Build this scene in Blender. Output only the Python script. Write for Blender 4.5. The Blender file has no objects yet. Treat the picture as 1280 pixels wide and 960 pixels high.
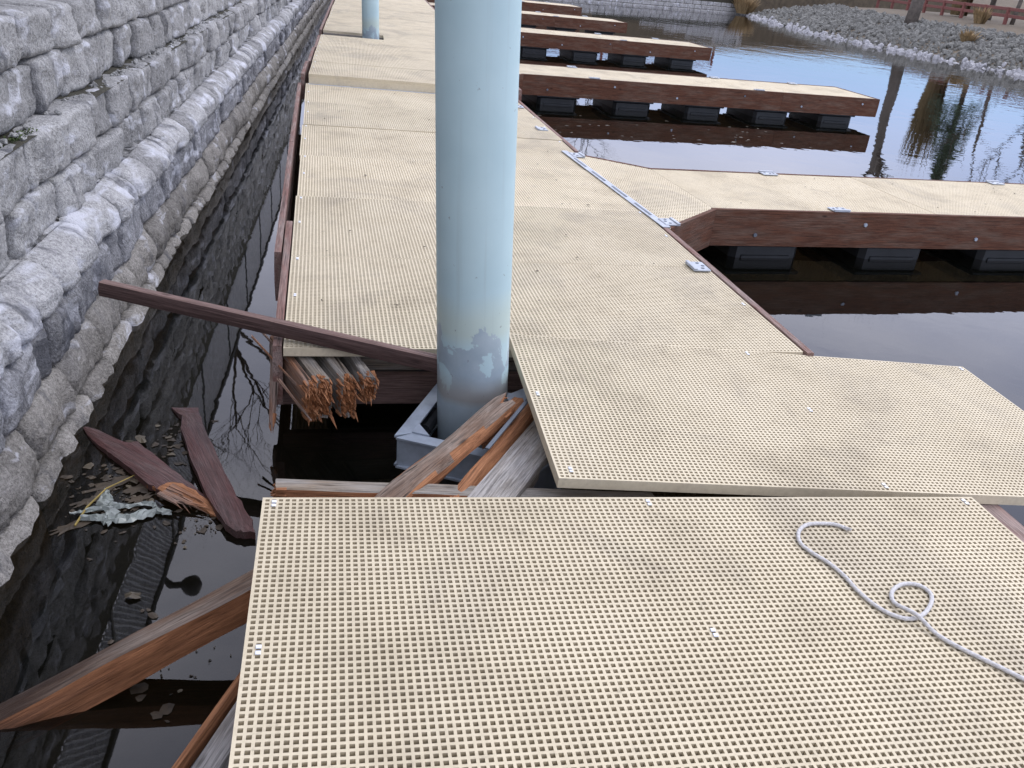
import bpy, bmesh, math, random
import numpy as np
from mathutils import Vector, Matrix, Euler, noise
R = math.radians
random.seed(7)
S = bpy.context.scene
C = S.collection

# ------------------------------------------------------------------ camera
cam = bpy.data.cameras.new('camera'); camo = bpy.data.objects.new('camera', cam); C.objects.link(camo)
cam.sensor_width = 36; cam.lens = 1072 / 1280 * 36; cam.clip_start = .05; cam.clip_end = 2000
YAW, PITCH, ROLL = R(14.175), R(26.696), R(-6.376)
fw = Vector((math.sin(YAW) * math.cos(PITCH), math.cos(YAW) * math.cos(PITCH), -math.sin(PITCH)))
r0 = Vector((math.cos(YAW), -math.sin(YAW), 0)); d0 = fw.cross(r0)
rt = math.cos(ROLL) * r0 + math.sin(ROLL) * d0; dn = -math.sin(ROLL) * r0 + math.cos(ROLL) * d0
M = Matrix.Identity(4)
for i in range(3):
    M[i][0] = rt[i]; M[i][1] = -dn[i]; M[i][2] = -fw[i]
M[2][3] = 1.583
camo.matrix_world = M
S.camera = camo

# ------------------------------------------------------------------ world, sun, exposure
SUN_EL, SUN_AZ = R(48), R(62)          # azimuth measured from +Y towards +X
w = bpy.data.worlds.new('World'); S.world = w; w.use_nodes = True
nt = w.node_tree; nt.nodes.clear()
out = nt.nodes.new('ShaderNodeOutputWorld'); bg = nt.nodes.new('ShaderNodeBackground')
sky = nt.nodes.new('ShaderNodeTexSky'); sky.sky_type = 'NISHITA'; sky.sun_disc = False
sky.sun_elevation = SUN_EL; sky.sun_rotation = SUN_AZ; sky.air_density = 1.0; sky.dust_density = .4; sky.ozone_density = 2.5
tc = nt.nodes.new('ShaderNodeTexCoord'); mp = nt.nodes.new('ShaderNodeMapping'); mp.inputs['Scale'].default_value = (1.2, 1.2, 3.2)
nz = nt.nodes.new('ShaderNodeTexNoise'); nz.inputs['Scale'].default_value = 1.6; nz.inputs['Detail'].default_value = 6; nz.inputs['Roughness'].default_value = .55
rp = nt.nodes.new('ShaderNodeValToRGB'); rp.color_ramp.elements[0].position = .38; rp.color_ramp.elements[1].position = .66
rp.color_ramp.elements[0].color = (.55, .55, .55, 1); rp.color_ramp.elements[1].color = (1, 1, 1, 1)
mx = nt.nodes.new('ShaderNodeMix'); mx.data_type = 'RGBA'; mx.inputs[7].default_value = (10.3, 10.4, 12.1, 1)
L = nt.links.new
L(tc.outputs['Generated'], mp.inputs['Vector']); L(mp.outputs[0], nz.inputs['Vector']); L(nz.outputs['Fac'], rp.inputs[0])
sz = nt.nodes.new('ShaderNodeSeparateXYZ'); L(tc.outputs['Generated'], sz.inputs[0])
el = nt.nodes.new('ShaderNodeMapRange'); el.inputs[1].default_value = .07; el.inputs[2].default_value = .22; L(sz.outputs['Z'], el.inputs[0])   # the cloud deck opens to blue towards the horizon
em = nt.nodes.new('ShaderNodeMath'); em.operation = 'MULTIPLY'; L(el.outputs[0], em.inputs[0]); L(rp.outputs[0], em.inputs[1])
L(em.outputs[0], mx.inputs[0]); tn = nt.nodes.new('ShaderNodeMix'); tn.data_type = 'RGBA'; tn.blend_type = 'MULTIPLY'; tn.inputs[0].default_value = 1; tn.inputs[7].default_value = (.45, .53, .78, 1)
L(sky.outputs[0], tn.inputs[6]); L(tn.outputs[2], mx.inputs[6]); L(mx.outputs[2], bg.inputs[0]); L(bg.outputs[0], out.inputs[0])
bg.inputs[1].default_value = .12
sun = bpy.data.lights.new('sun', 'SUN'); suno = bpy.data.objects.new('sun', sun); C.objects.link(suno)
sun.energy = .75; sun.angle = R(25); sun.color = (1, .965, .91)
sd = Vector((math.sin(SUN_AZ) * math.cos(SUN_EL), math.cos(SUN_AZ) * math.cos(SUN_EL), math.sin(SUN_EL)))
suno.rotation_euler = sd.to_track_quat('Z', 'Y').to_euler()
S.view_settings.view_transform = 'Standard'; S.view_settings.look = 'None'
S.view_settings.exposure = .72; S.view_settings.gamma = 1
S.render.engine = 'CYCLES'
S.cycles.max_bounces = 8; S.cycles.transparent_max_bounces = 12; S.cycles.use_denoising = True

WZ = -.43     # water level

# ------------------------------------------------------------------ helpers
def mesh(name, v, f, smooth=False):
    me = bpy.data.meshes.new(name); me.from_pydata([tuple(a) for a in v], [], [tuple(a) for a in f]); me.update()
    if smooth: me.polygons.foreach_set('use_smooth', [True] * len(me.polygons))
    return me
def obj(name, me, mat=None, parent=None, mtx=None, loc=None):
    o = bpy.data.objects.new(name, me); C.objects.link(o)
    if mat is not None and me is not None and len(me.materials) == 0: me.materials.append(mat)
    if parent is not None: o.parent = parent
    if mtx is not None: o.matrix_local = mtx
    elif loc is not None: o.location = loc
    return o
def tag(o, label, cat, group=None):
    o['label'] = label; o['category'] = cat
    if group: o['group'] = group
    return o
def thing(name, label, cat, loc=(0, 0, 0), rot=(0, 0, 0), group=None):
    o = bpy.data.objects.new(name, None); C.objects.link(o); o.empty_display_size = .1
    o.location = loc; o.rotation_euler = rot
    return tag(o, label, cat, group)
def kind(o, k): o['kind'] = k; return o

class MB:
    def __init__(s): s.v = []; s.f = []
    def add(s, v, f):
        n = len(s.v); s.v += [tuple(a) for a in v]; s.f += [tuple(i + n for i in a) for a in f]
    def box(s, a, b, bev=0.0, mtx=None):
        x0, y0, z0 = a; x1, y1, z1 = b
        if bev <= 0:
            v = [(x0, y0, z0), (x1, y0, z0), (x1, y1, z0), (x0, y1, z0), (x0, y0, z1), (x1, y0, z1), (x1, y1, z1), (x0, y1, z1)]
            f = [(0, 3, 2, 1), (4, 5, 6, 7), (0, 1, 5, 4), (1, 2, 6, 5), (2, 3, 7, 6), (3, 0, 4, 7)]
        else:
            e = bev; v = []; f = []
            for z, q in ((z0, e), (z0 + e, 0), (z1 - e, 0), (z1, e)):
                # octagonal rings give chamfered edges and corners
                v += [(x0 + e + q, y0 + q, z), (x1 - e - q, y0 + q, z), (x1 - q, y0 + e + q, z), (x1 - q, y1 - e - q, z),
                      (x1 - e - q, y1 - q, z), (x0 + e + q, y1 - q, z), (x0 + q, y1 - e - q, z), (x0 + q, y0 + e + q, z)]
            for k in range(3):
                for i in range(8): j = (i + 1) % 8; f.append((k * 8 + i, k * 8 + j, k * 8 + 8 + j, k * 8 + 8 + i))
            f.append(tuple(range(7, -1, -1))); f.append(tuple(range(24, 32)))
        if mtx is not None: v = [mtx @ Vector(a) for a in v]
        s.add(v, f); return s
    def tube(s, pts, rad, n=6, cap=True):
        pts = [Vector(p) for p in pts]; m = len(pts)
        rads = rad if isinstance(rad, (list, tuple)) else [rad] * m
        v = []; f = []; up = None
        for i, p in enumerate(pts):
            t = (pts[min(i + 1, m - 1)] - pts[max(i - 1, 0)]).normalized()
            if up is None: up = t.orthogonal().normalized()
            up = (up - t * up.dot(t)).normalized(); sd_ = t.cross(up)
            for k in range(n):
                a = 2 * math.pi * k / n; v.append(p + (up * math.cos(a) + sd_ * math.sin(a)) * rads[i])
        for i in range(m - 1):
            for k in range(n):
                j = (k + 1) % n; f.append((i * n + k, i * n + j, i * n + n + j, i * n + n + k))
        if cap: f.append(tuple(range(n - 1, -1, -1))); f.append(tuple(range((m - 1) * n, m * n)))
        s.add(v, f); return s
    def build(s, name, mat, parent=None, mtx=None, loc=None, smooth=False):
        return obj(name, mesh(name, s.v, s.f, smooth), mat, parent, mtx, loc)

# ------------------------------------------------------------------ materials
def newmat(name):
    m = bpy.data.materials.new(name); m.use_nodes = True
    return m, m.node_tree, m.node_tree.nodes['Principled BSDF']
def N(t, typ, **k):
    n = t.nodes.new(typ)
    for a, b in k.items():
        if a in n.inputs: n.inputs[a].default_value = b
        else: setattr(n, a, b)
    return n
def ramp(t, fac, stops):
    n = t.nodes.new('ShaderNodeValToRGB'); e = n.color_ramp.elements
    while len(e) < len(stops): e.new(.5)
    for a, (p, c) in zip(e, stops): a.position = p; a.color = (*c, 1) if len(c) == 3 else c
    t.links.new(fac, n.inputs[0]); return n.outputs[0]
def coords(t, scale=(1, 1, 1), kind='Object', rnd=True):
    tc = t.nodes.new('ShaderNodeTexCoord'); mp = t.nodes.new('ShaderNodeMapping'); mp.inputs['Scale'].default_value = scale
    t.links.new(tc.outputs[kind], mp.inputs[0])
    if rnd:
        oi = t.nodes.new('ShaderNodeObjectInfo'); ml = N(t, 'ShaderNodeMath', operation='MULTIPLY'); ml.inputs[1].default_value = 37.0
        t.links.new(oi.outputs['Random'], ml.inputs[0])
        cb = t.nodes.new('ShaderNodeCombineXYZ')
        for i in range(3): t.links.new(ml.outputs[0], cb.inputs[i])
        t.links.new(cb.outputs[0], mp.inputs['Location'])
    return mp.outputs[0]
def nse(t, vec, scale, detail=5, rough=.55, dist=0):
    n = N(t, 'ShaderNodeTexNoise'); n.inputs['Scale'].default_value = scale; n.inputs['Detail'].default_value = detail
    n.inputs['Roughness'].default_value = rough; n.inputs['Distortion'].default_value = dist
    t.links.new(vec, n.inputs['Vector']); return n.outputs['Fac']
def mix(t, fac, a, b, blend='MIX'):
    n = t.nodes.new('ShaderNodeMix'); n.data_type = 'RGBA'; n.blend_type = blend
    for i, x in ((0, fac), (6, a), (7, b)):
        if hasattr(x, 'links') or hasattr(x, 'is_linked'): t.links.new(x, n.inputs[i])
        else: n.inputs[i].default_value = x if not isinstance(x, tuple) else (*x, 1)
    return n.outputs[2]
def bump(t, b, h, strength=.3, dist=.01):
    n = N(t, 'ShaderNodeBump'); n.inputs['Strength'].default_value = strength; n.inputs['Distance'].default_value = dist
    t.links.new(h, n.inputs['Height']); t.links.new(n.outputs[0], b.inputs['Normal'])

def m_grating():
    m, t, b = newmat('fibreglass_grating')
    v = coords(t); big = nse(t, v, 2.2, 6, .6); sm = nse(t, v, 60, 3, .6)
    c = ramp(t, big, [(.3, (.47, .405, .28)), (.45, (.60, .525, .37)), (.62, (.65, .575, .415))])
    blot = nse(t, v, 5.5, 4, .7, .6)
    c = mix(t, ramp(t, blot, [(.58, (0, 0, 0)), (.78, (.4, .4, .4))]), c, (.34, .28, .205))
    geo = t.nodes.new('ShaderNodeNewGeometry'); gm_ = t.nodes.new('ShaderNodeMapping'); gm_.inputs['Scale'].default_value = (1.1, .75, 1); gm_.inputs['Rotation'].default_value = (0, 0, .5); t.links.new(geo.outputs['Position'], gm_.inputs[0])
    gr = nse(t, gm_.outputs[0], 1.5, 7, .66, .8); c = mix(t, ramp(t, gr, [(.51, (0, 0, 0)), (.72, (.56, .56, .56))]), c, (.28, .245, .19))
    sp_ = nse(t, geo.outputs['Position'], 26, 4, .7); c = mix(t, ramp(t, sp_, [(.60, (0, 0, 0)), (.72, (.45, .45, .45))]), c, (.22, .19, .13))
    c = mix(t, .16, c, ramp(t, sm, [(.3, (.35, .28, .19)), (.7, (.85, .74, .56))]))
    oi = t.nodes.new('ShaderNodeObjectInfo'); ml = N(t, 'ShaderNodeMapRange'); ml.inputs[3].default_value = .94; ml.inputs[4].default_value = 1.05
    t.links.new(oi.outputs['Random'], ml.inputs[0]); hv = N(t, 'ShaderNodeHueSaturation'); t.links.new(ml.outputs[0], hv.inputs['Value']); t.links.new(c, hv.inputs['Color'])
    t.links.new(hv.outputs[0], b.inputs['Base Color']); b.inputs['Roughness'].default_value = .72
    bump(t, b, nse(t, v, 700, 2, .6), .25, .001)
    return m
def m_wood(name, lo, hi, grey=None, greyamt=.5, grain=(3, 55, 55), rough=.75, crack=.5, soak=None):
    m, t, b = newmat(name)
    v = coords(t, grain); v2 = coords(t, (1.2, 6, 6))
    g = nse(t, v, 1.0, 6, .65, .4)
    c = ramp(t, g, [(.28, lo), (.7, hi)])
    fine = nse(t, coords(t, (7, 190, 190)), 1, 4, .7, .2)
    c = mix(t, .55, c, ramp(t, fine, [(.33, tuple(x * .35 for x in lo)), (.66, tuple(min(1, x * 1.15) for x in hi))]))
    if grey:
        gm = nse(t, v2, 2.4, 6, .65)
        c = mix(t, ramp(t, gm, [(.5 - greyamt * .35, (0, 0, 0)), (.72 - greyamt * .3, (1, 1, 1))]), c, mix(t, ramp(t, fine, [(.33, (0, 0, 0)), (.62, (1, 1, 1))]), tuple(x * .35 for x in grey), grey))
    n = N(t, 'ShaderNodeTexVoronoi', feature='F1'); n.inputs['Scale'].default_value = 1.3
    t.links.new(coords(t, (2.2, 6, 6)), n.inputs['Vector'])
    c = mix(t, ramp(t, n.outputs['Distance'], [(.03, (.75, .75, .75)), (.10, (0, 0, 0))]), c, tuple(x * .35 for x in lo))
    cr = nse(t, coords(t, (1.3, 48, 48)), 1, 5, .6, .3)
    c = mix(t, ramp(t, cr, [(.33, (crack, crack, crack)), (.39, (0, 0, 0))]), c, (.012, .009, .007))
    b.inputs['Roughness'].default_value = rough; b.inputs['Specular IOR Level'].default_value = .22
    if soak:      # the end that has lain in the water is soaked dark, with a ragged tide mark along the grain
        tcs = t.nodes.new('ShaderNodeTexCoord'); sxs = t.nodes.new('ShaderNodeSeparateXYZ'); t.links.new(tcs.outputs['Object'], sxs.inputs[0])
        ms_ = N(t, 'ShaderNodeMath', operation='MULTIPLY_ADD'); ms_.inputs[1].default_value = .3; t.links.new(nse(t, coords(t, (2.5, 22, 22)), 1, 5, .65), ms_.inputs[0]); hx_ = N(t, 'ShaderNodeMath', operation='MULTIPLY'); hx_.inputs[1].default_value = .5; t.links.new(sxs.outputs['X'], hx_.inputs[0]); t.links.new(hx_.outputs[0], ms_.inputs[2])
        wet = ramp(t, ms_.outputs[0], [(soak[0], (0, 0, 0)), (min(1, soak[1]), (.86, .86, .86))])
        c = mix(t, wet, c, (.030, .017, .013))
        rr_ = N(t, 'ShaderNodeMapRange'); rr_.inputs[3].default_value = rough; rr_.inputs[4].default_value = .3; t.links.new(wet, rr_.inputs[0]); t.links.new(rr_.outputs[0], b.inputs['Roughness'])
    t.links.new(c, b.inputs['Base Color'])
    bump(t, b, mix(t, .5, g, fine), 1.0, .006)
    return m
def m_stone(name, lo, mid, hi, white=0., dark=0.):
    m, t, b = newmat(name)
    tc = t.nodes.new('ShaderNodeTexCoord'); geo = t.nodes.new('ShaderNodeNewGeometry')
    mp = t.nodes.new('ShaderNodeMapping'); t.links.new(geo.outputs['Position'], mp.inputs[0]); v = mp.outputs[0]
    a = nse(t, v, 7, 7, .68, .3); f = nse(t, v, 60, 4, .7)
    c = ramp(t, a, [(.3, lo), (.5, mid), (.72, hi)])
    c = mix(t, .5, c, ramp(t, f, [(.32, tuple(x * .3 for x in lo)), (.62, hi)]))
    pit = nse(t, v, 190, 2, .6); c = mix(t, ramp(t, pit, [(.34, (.75, .75, .75)), (.42, (0, 0, 0))]), c, tuple(x * .4 for x in lo))
    oi = t.nodes.new('ShaderNodeObjectInfo'); ml = N(t, 'ShaderNodeMapRange'); ml.inputs[3].default_value = .74; ml.inputs[4].default_value = 1.2
    t.links.new(oi.outputs['Random'], ml.inputs[0]); hv = N(t, 'ShaderNodeHueSaturation'); t.links.new(ml.outputs[0], hv.inputs['Value']); t.links.new(c, hv.inputs['Color']); c = hv.outputs[0]
    if white > 0:
        mp2 = t.nodes.new('ShaderNodeMapping'); mp2.inputs['Scale'].default_value = (3, 2.2, 5); t.links.new(geo.outputs['Position'], mp2.inputs[0])
        wn = nse(t, mp2.outputs[0], 1.6, 5, .6, .5)
        c = mix(t, ramp(t, wn, [(.62 - white * .25, (0, 0, 0)), (.72 - white * .2, (.85, .85, .85))]), c, (.62, .63, .68))
    if dark > 0:
        mp3 = t.nodes.new('ShaderNodeMapping'); mp3.inputs['Scale'].default_value = (2, 3, 1.5); t.links.new(geo.outputs['Position'], mp3.inputs[0])
        dn_ = nse(t, mp3.outputs[0], 2.2, 5, .6, .4)
        c = mix(t, ramp(t, dn_, [(.60 - dark * .25, (0, 0, 0)), (.75 - dark * .25, (.8, .8, .8))]), c, (.055, .058, .07))
    t.links.new(c, b.inputs['Base Color']); b.inputs['Roughness'].default_value = .88
    h = mix(t, .55, f, a); bump(t, b, h, 1.0, .035)
    return m
def m_plain(name, col, rough=.6, metal=0, var=.25, scale=12, bmp=0):
    m, t, b = newmat(name); v = coords(t)
    n = nse(t, v, scale, 5, .6)
    c = ramp(t, n, [(.3, tuple(x * (1 - var) for x in col)), (.7, tuple(min(1, x * (1 + var)) for x in col))])
    t.links.new(c, b.inputs['Base Color']); b.inputs['Roughness'].default_value = rough; b.inputs['Metallic'].default_value = metal
    if bmp: bump(t, b, n, bmp, .005)
    return m
def m_pile():
    m, t, b = newmat('painted_steel_pile')
    tc = t.nodes.new('ShaderNodeTexCoord'); sx = t.nodes.new('ShaderNodeSeparateXYZ'); t.links.new(tc.outputs['Object'], sx.inputs[0])
    v = tc.outputs['Object']
    n1 = nse(t, v, 5.5, 5, .6, .6); n2 = nse(t, v, 2.0, 3)
    paint = ramp(t, nse(t, v, 3, 4), [(.3, (.40, .55, .585)), (.7, (.46, .61, .64))])
    # yellow stain band where the scum line was
    ad = N(t, 'ShaderNodeMath', operation='ADD'); t.links.new(sx.outputs['Z'], ad.inputs[0])
    ms = N(t, 'ShaderNodeMath', operation='MULTIPLY'); ms.inputs[1].default_value = .16; t.links.new(n2, ms.inputs[0]); t.links.new(ms.outputs[0], ad.inputs[1])
    band = ramp(t, ad.outputs[0], [(.24, (0, 0, 0)), (.30, (.38, .38, .38)), (.36, (.36, .36, .36)), (.47, (0, 0, 0))])
    c = mix(t, band, paint, (.50, .53, .38))
    # paint worn away near the water
    ad2 = N(t, 'ShaderNodeMath', operation='MULTIPLY_ADD'); ad2.inputs[1].default_value = 1.15; t.links.new(n1, ad2.inputs[0]); t.links.new(sx.outputs['Z'], ad2.inputs[2])
    worn = ramp(t, ad2.outputs[0], [(.685, (1, 1, 1)), (.70, (0, 0, 0))])
    prim = ramp(t, nse(t, v, 9, 5), [(.3, (.29, .37, .42)), (.7, (.37, .45, .49))])
    c = mix(t, worn, c, prim)
    ch = nse(t, v, 38, 3, .6); c = mix(t, ramp(t, ch, [(.71, (0, 0, 0)), (.725, (.7, .7, .7))]), c, (.22, .24, .25))
    stv = N(t, 'ShaderNodeMapping'); stv.inputs['Scale'].default_value = (30, 30, .8); t.links.new(v, stv.inputs[0]); stk = nse(t, stv.outputs[0], 1, 4, .6); c = mix(t, ramp(t, stk, [(.55, (0, 0, 0)), (.75, (.28, .28, .28))]), c, (.30, .36, .36))
    rust = ramp(t, ad.outputs[0], [(.0, (0, 0, 0)), (.03, (.6, .6, .6)), (.06, (.5, .5, .5)), (.12, (0, 0, 0))])
    c = mix(t, rust, c, (.26, .22, .17))
    t.links.new(c, b.inputs['Base Color']); b.inputs['Roughness'].default_value = .55
    bump(t, b, worn, .2, .002)
    return m
def m_water():
    m = bpy.data.materials.new('dark_water'); m.use_nodes = True; t = m.node_tree; t.nodes.clear()
    o = t.nodes.new('ShaderNodeOutputMaterial')
    geo = t.nodes.new('ShaderNodeNewGeometry'); mp = t.nodes.new('ShaderNodeMapping'); mp.inputs['Scale'].default_value = (1, 1, 1)
    t.links.new(geo.outputs['Position'], mp.inputs[0])
    a = nse(t, mp.outputs[0], .9, 2, .5, .6); c = nse(t, mp.outputs[0], 5, 2, .5, .3)
    # breeze reaches the open water on the right; the slot along the wall lies calm
    sx = t.nodes.new('ShaderNodeSeparateXYZ'); t.links.new(geo.outputs['Position'], sx.inputs[0])
    calm = N(t, 'ShaderNodeMapRange'); calm.inputs[1].default_value = 2; calm.inputs[2].default_value = 14; calm.inputs[3].default_value = .22; calm.inputs[4].default_value = 1
    t.links.new(sx.outputs['X'], calm.inputs[0])
    h = mix(t, .22, a, c)
    bp = N(t, 'ShaderNodeBump'); bp.inputs['Distance'].default_value = .03
    ms = N(t, 'ShaderNodeMath', operation='MULTIPLY'); ms.inputs[1].default_value = .25; t.links.new(calm.outputs[0], ms.inputs[0]); t.links.new(ms.outputs[0], bp.inputs['Strength'])
    t.links.new(h, bp.inputs['Height'])
    fr = N(t, 'ShaderNodeFresnel'); fr.inputs['IOR'].default_value = 1.48; t.links.new(bp.outputs[0], fr.inputs['Normal'])
    gl = N(t, 'ShaderNodeBsdfGlossy'); gl.inputs['Roughness'].default_value = .015; gl.inputs['Color'].default_value = (1, 1, 1, 1); t.links.new(bp.outputs[0], gl.inputs['Normal'])
    df = N(t, 'ShaderNodeBsdfDiffuse'); df.inputs['Color'].default_value = (.008, .009, .007, 1)
    tr = N(t, 'ShaderNodeBsdfTransparent'); tr.inputs['Color'].default_value = (.46, .37, .25, 1)
    m1 = t.nodes.new('ShaderNodeMixShader'); m1.inputs[0].default_value = .72; t.links.new(df.outputs[0], m1.inputs[1]); t.links.new(tr.outputs[0], m1.inputs[2])
    m2 = t.nodes.new('ShaderNodeMixShader'); t.links.new(fr.outputs[0], m2.inputs[0]); t.links.new(m1.outputs[0], m2.inputs[1]); t.links.new(gl.outputs[0], m2.inputs[2])
    t.links.new(m2.outputs[0], o.inputs[0])
    return m
def m_ground(name, a, b_, scale=3):
    m, t, b = newmat(name); geo = t.nodes.new('ShaderNodeNewGeometry'); v = geo.outputs['Position']
    n = nse(t, v, scale, 7, .65); n2 = nse(t, v, scale * .13, 3)
    c = ramp(t, n, [(.3, a), (.7, b_)]); c = mix(t, ramp(t, n2, [(.4, (0, 0, 0)), (.6, (.6, .6, .6))]), c, tuple(x * .8 for x in b_[::1]))
    t.links.new(c, b.inputs['Base Color']); b.inputs['Roughness'].default_value = .95; bump(t, b, n, .6, .05); return m

GRATE = m_grating()
FASCIA = m_wood('stained_fascia', (.045, .019, .011), (.145, .060, .034), (.17, .105, .075), .16, (2.5, 40, 40), crack=.5)
FASCIA_TOP = m_wood('weathered_stained_wood', (.15, .075, .06), (.26, .145, .12), (.33, .25, .22), .35)
GREYWOOD = m_wood('grey_weathered_wood', (.09, .065, .045), (.30, .235, .17), (.34, .315, .28), .55, (5, 60, 60), crack=.95)
CHECKWOOD = m_wood('checked_grey_wood', (.08, .065, .05), (.25, .215, .175), (.46, .44, .42), .5, (22, 48, 48), crack=1)
BROKEN = m_wood('broken_red_wood', (.16, .065, .035), (.40, .20, .11), (.27, .20, .165), .5, (4, 60, 60), crack=.9)
GREYBROWN = m_wood('weathered_brown_wood', (.07, .04, .028), (.22, .14, .095), (.28, .225, .185), .45, (5, 70, 70), crack=1)
FRESH = m_wood('fresh_split_wood', (.17, .062, .028), (.43, .205, .10), None, 0, (6, 60, 60), .8, .4)
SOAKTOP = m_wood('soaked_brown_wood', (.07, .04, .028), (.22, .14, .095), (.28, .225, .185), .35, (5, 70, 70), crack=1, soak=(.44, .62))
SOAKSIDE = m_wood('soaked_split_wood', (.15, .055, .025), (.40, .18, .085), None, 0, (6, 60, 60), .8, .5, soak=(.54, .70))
TORN = m_wood('torn_fibres', (.11, .04, .018), (.46, .20, .085), None, 0, (10, 90, 90), .9, .8)
WETRED = m_wood('wet_red_board', (.05, .022, .020), (.115, .052, .047), (.13, .085, .078), .25, rough=.4, crack=.25)
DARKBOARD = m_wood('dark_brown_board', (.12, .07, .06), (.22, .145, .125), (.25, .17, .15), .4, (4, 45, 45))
DARKSIDE = m_wood('shaded_brown_board', (.05, .03, .026), (.11, .068, .06), None, 0, (4, 45, 45))  # shade on the loose board's side faces, put in as a darker brown
STEEL = m_plain('galvanised_steel', (.34, .39, .45), .5, .35, .25, 9)
STEELD = m_plain('dull_steel_plate', (.13, .15, .18), .45, .5, .2, 8)
ALU = m_plain('aluminium', (.40, .43, .47), .45, .4, .2, 14)
CLIP = m_plain('bright_zinc', (.75, .78, .84), .35, .3, .1, 30)
BLACKHOLE = m_plain('bolt_recess', (.02, .02, .022), .6)
BLACK = m_plain('black_float_plastic', (.02, .022, .025), .38, 0, .3, 6)
ROPE = m_plain('white_rope', (.52, .51, .505), .85, 0, .2, 120, .5)
PILE = m_pile(); WATER = m_water()
ST_GREY = m_stone('grey_block', (.20, .198, .195), (.35, .347, .342), (.52, .515, .505), .22, .16)
ST_WHITE = m_stone('whitewashed_block', (.20, .198, .195), (.35, .347, .345), (.52, .515, .51), .45, .22)
ST_DARK = m_stone('dark_stained_block', (.13, .13, .135), (.24, .24, .25), (.42, .42, .43), .32, .45)
ST_BROWN = m_stone('brown_block', (.13, .12, .105), (.26, .245, .22), (.41, .39, .36), .14, .05)
SOIL = m_ground('dark_soil', (.022, .02, .014), (.06, .055, .035), 25)
MOSS = m_plain('moss', (.05, .075, .018), .9, 0, .4, 40)
PEBBLE = m_stone('pebble', (.14, .14, .13), (.28, .28, .27), (.45, .45, .44))
BED = m_ground('pond_bed', (.02, .018, .011), (.05, .043, .026), 4)
GRASS = m_ground('dry_lawn', (.06, .047, .03), (.135, .105, .068), 3)
RIP = m_stone('riprap_stone', (.085, .08, .068), (.18, .18, .16), (.32, .32, .30))
RIPW = m_stone('riprap_pale_stone', (.20, .20, .21), (.35, .35, .37), (.52, .52, .54))
REDRAIL = m_plain('red_brown_rail', (.16, .05, .04), .7, 0, .2, 10)
BARK = m_plain('bark', (.10, .085, .072), .9, 0, .35, 8, .6)
TWIG = m_plain('twig', (.085, .068, .055), .9, 0, .3, 8)
NEEDLE = m_plain('conifer_needles', (.05, .085, .05), .8, 0, .4, 3)
TAN = m_plain('dry_grass', (.27, .19, .095), .85, 0, .3, 12)
OCHRE = m_plain('ochre_twigs', (.16, .115, .055), .85, 0, .3, 6)
LEAF = m_plain('rotting_leaf', (.045, .032, .018), .65, 0, .5, 18)
LEAFP = m_plain('pale_leaf', (.085, .068, .042), .6, 0, .4, 18)
PLAST = m_plain('pale_plastic', (.23, .255, .235), .3, 0, .25, 20)
YEL = m_plain('yellow_stalk', (.26, .19, .045), .6)
WIRE = m_plain('fence_wire', (.72, .73, .76), .5, 0)
BLACKM = m_plain('black_metal', (.012, .012, .013), .5)

# ------------------------------------------------------------------ water, bed, banks
kind(obj('water', mesh('water', [(-3, -40, WZ), (260, -40, WZ), (260, 300, WZ), (-3, 300, WZ)], [(0, 1, 2, 3)]), WATER), 'structure')
kind(obj('ground', mesh('ground', [(-900, -900, -1.15), (900, -900, -1.15), (900, 900, -1.15), (-900, 900, -1.15)], [(0, 1, 2, 3)]), BED), 'structure')

WP = [(-20, -1.03), (2.6, -1.023), (3.6, -1.012), (4.44, -.99), (5.72, -.945), (8, -.84), (11.8, -.68), (17.5, -.41), (25.8, -.02), (45, .95)]
def xw(y):
    for (a, xa), (b, xb) in zip(WP, WP[1:]):
        if y <= b: k = (y - a) / (b - a); return xa + (xb - xa) * k
    return WP[-1][1]
def bank_left():
    ys = [-20, 0, 5, 10, 15, 20, 25, 30, 36, 43]; v = []; f = []
    for y in ys:
        x = xw(y); v += [(x - .9, y, -1.2), (x - .9, y, 3.02), (x - 3, y, 3.1), (x - 12, y, 3.6), (-200, y, 5)]
    for i in range(len(ys) - 1):
        for k in range(4): a = i * 5 + k; f.append((a, a + 5, a + 6, a + 1))
    kind(obj('left_bank', mesh('left_bank', v, f), GRASS), 'structure')
bank_left()

# shoreline of the right and far banks, listed from the right of the camera round to the far wall
SH = [(60, -40), (34, 6), (25, 20), (22.7, 25.9), (22.1, 29), (21.8, 33), (21.7, 38.7), (23.0, 45.4), (24.0, 50.5)]
def shore_pt(i):
    a = Vector(SH[max(i - 1, 0)]); b = Vector(SH[min(i + 1, len(SH) - 1)]); t = (b - a).normalized(); return Vector(SH[i]), Vector((t.y, -t.x))
PROF = [(-1.5, -1.1), (0, WZ - .12), (1.5, -.10), (4.6, .48), (8, .72), (16, 1.0), (60, 1.6), (400, 4)]
def bank_right():
    v = []; f = []
    for i in range(len(SH)):
        p, n = shore_pt(i)
        for d, z in PROF: v.append((p.x + n.x * d, p.y + n.y * d, z))
    k = len(PROF)
    for i in range(len(SH) - 1):
        for j in range(k - 1): a = i * k + j; f.append((a, a + 1, a + k + 1, a + k))
    kind(obj('right_bank', mesh('right_bank', v, f), GRASS), 'structure')
bank_right()
def bank_far():
    ln = [(-2, 42.4), (13.9, 47.2), (24.2, 50.8), (60, 62)]
    v = []; f = []
    for x, y in ln:
        for d, z in ((.35, -1), (.35, 1.35), (3.5, 2.0), (20, 2.4), (200, 4)): v.append((x - .3 * d, y + d, z))
    for i in range(3):
        for j in range(4): a = i * 5 + j; f.append((a, a + 5, a + 6, a + 1))
    kind(obj('far_bank', mesh('far_bank', v, f), GRASS), 'structure')
bank_far()

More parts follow.
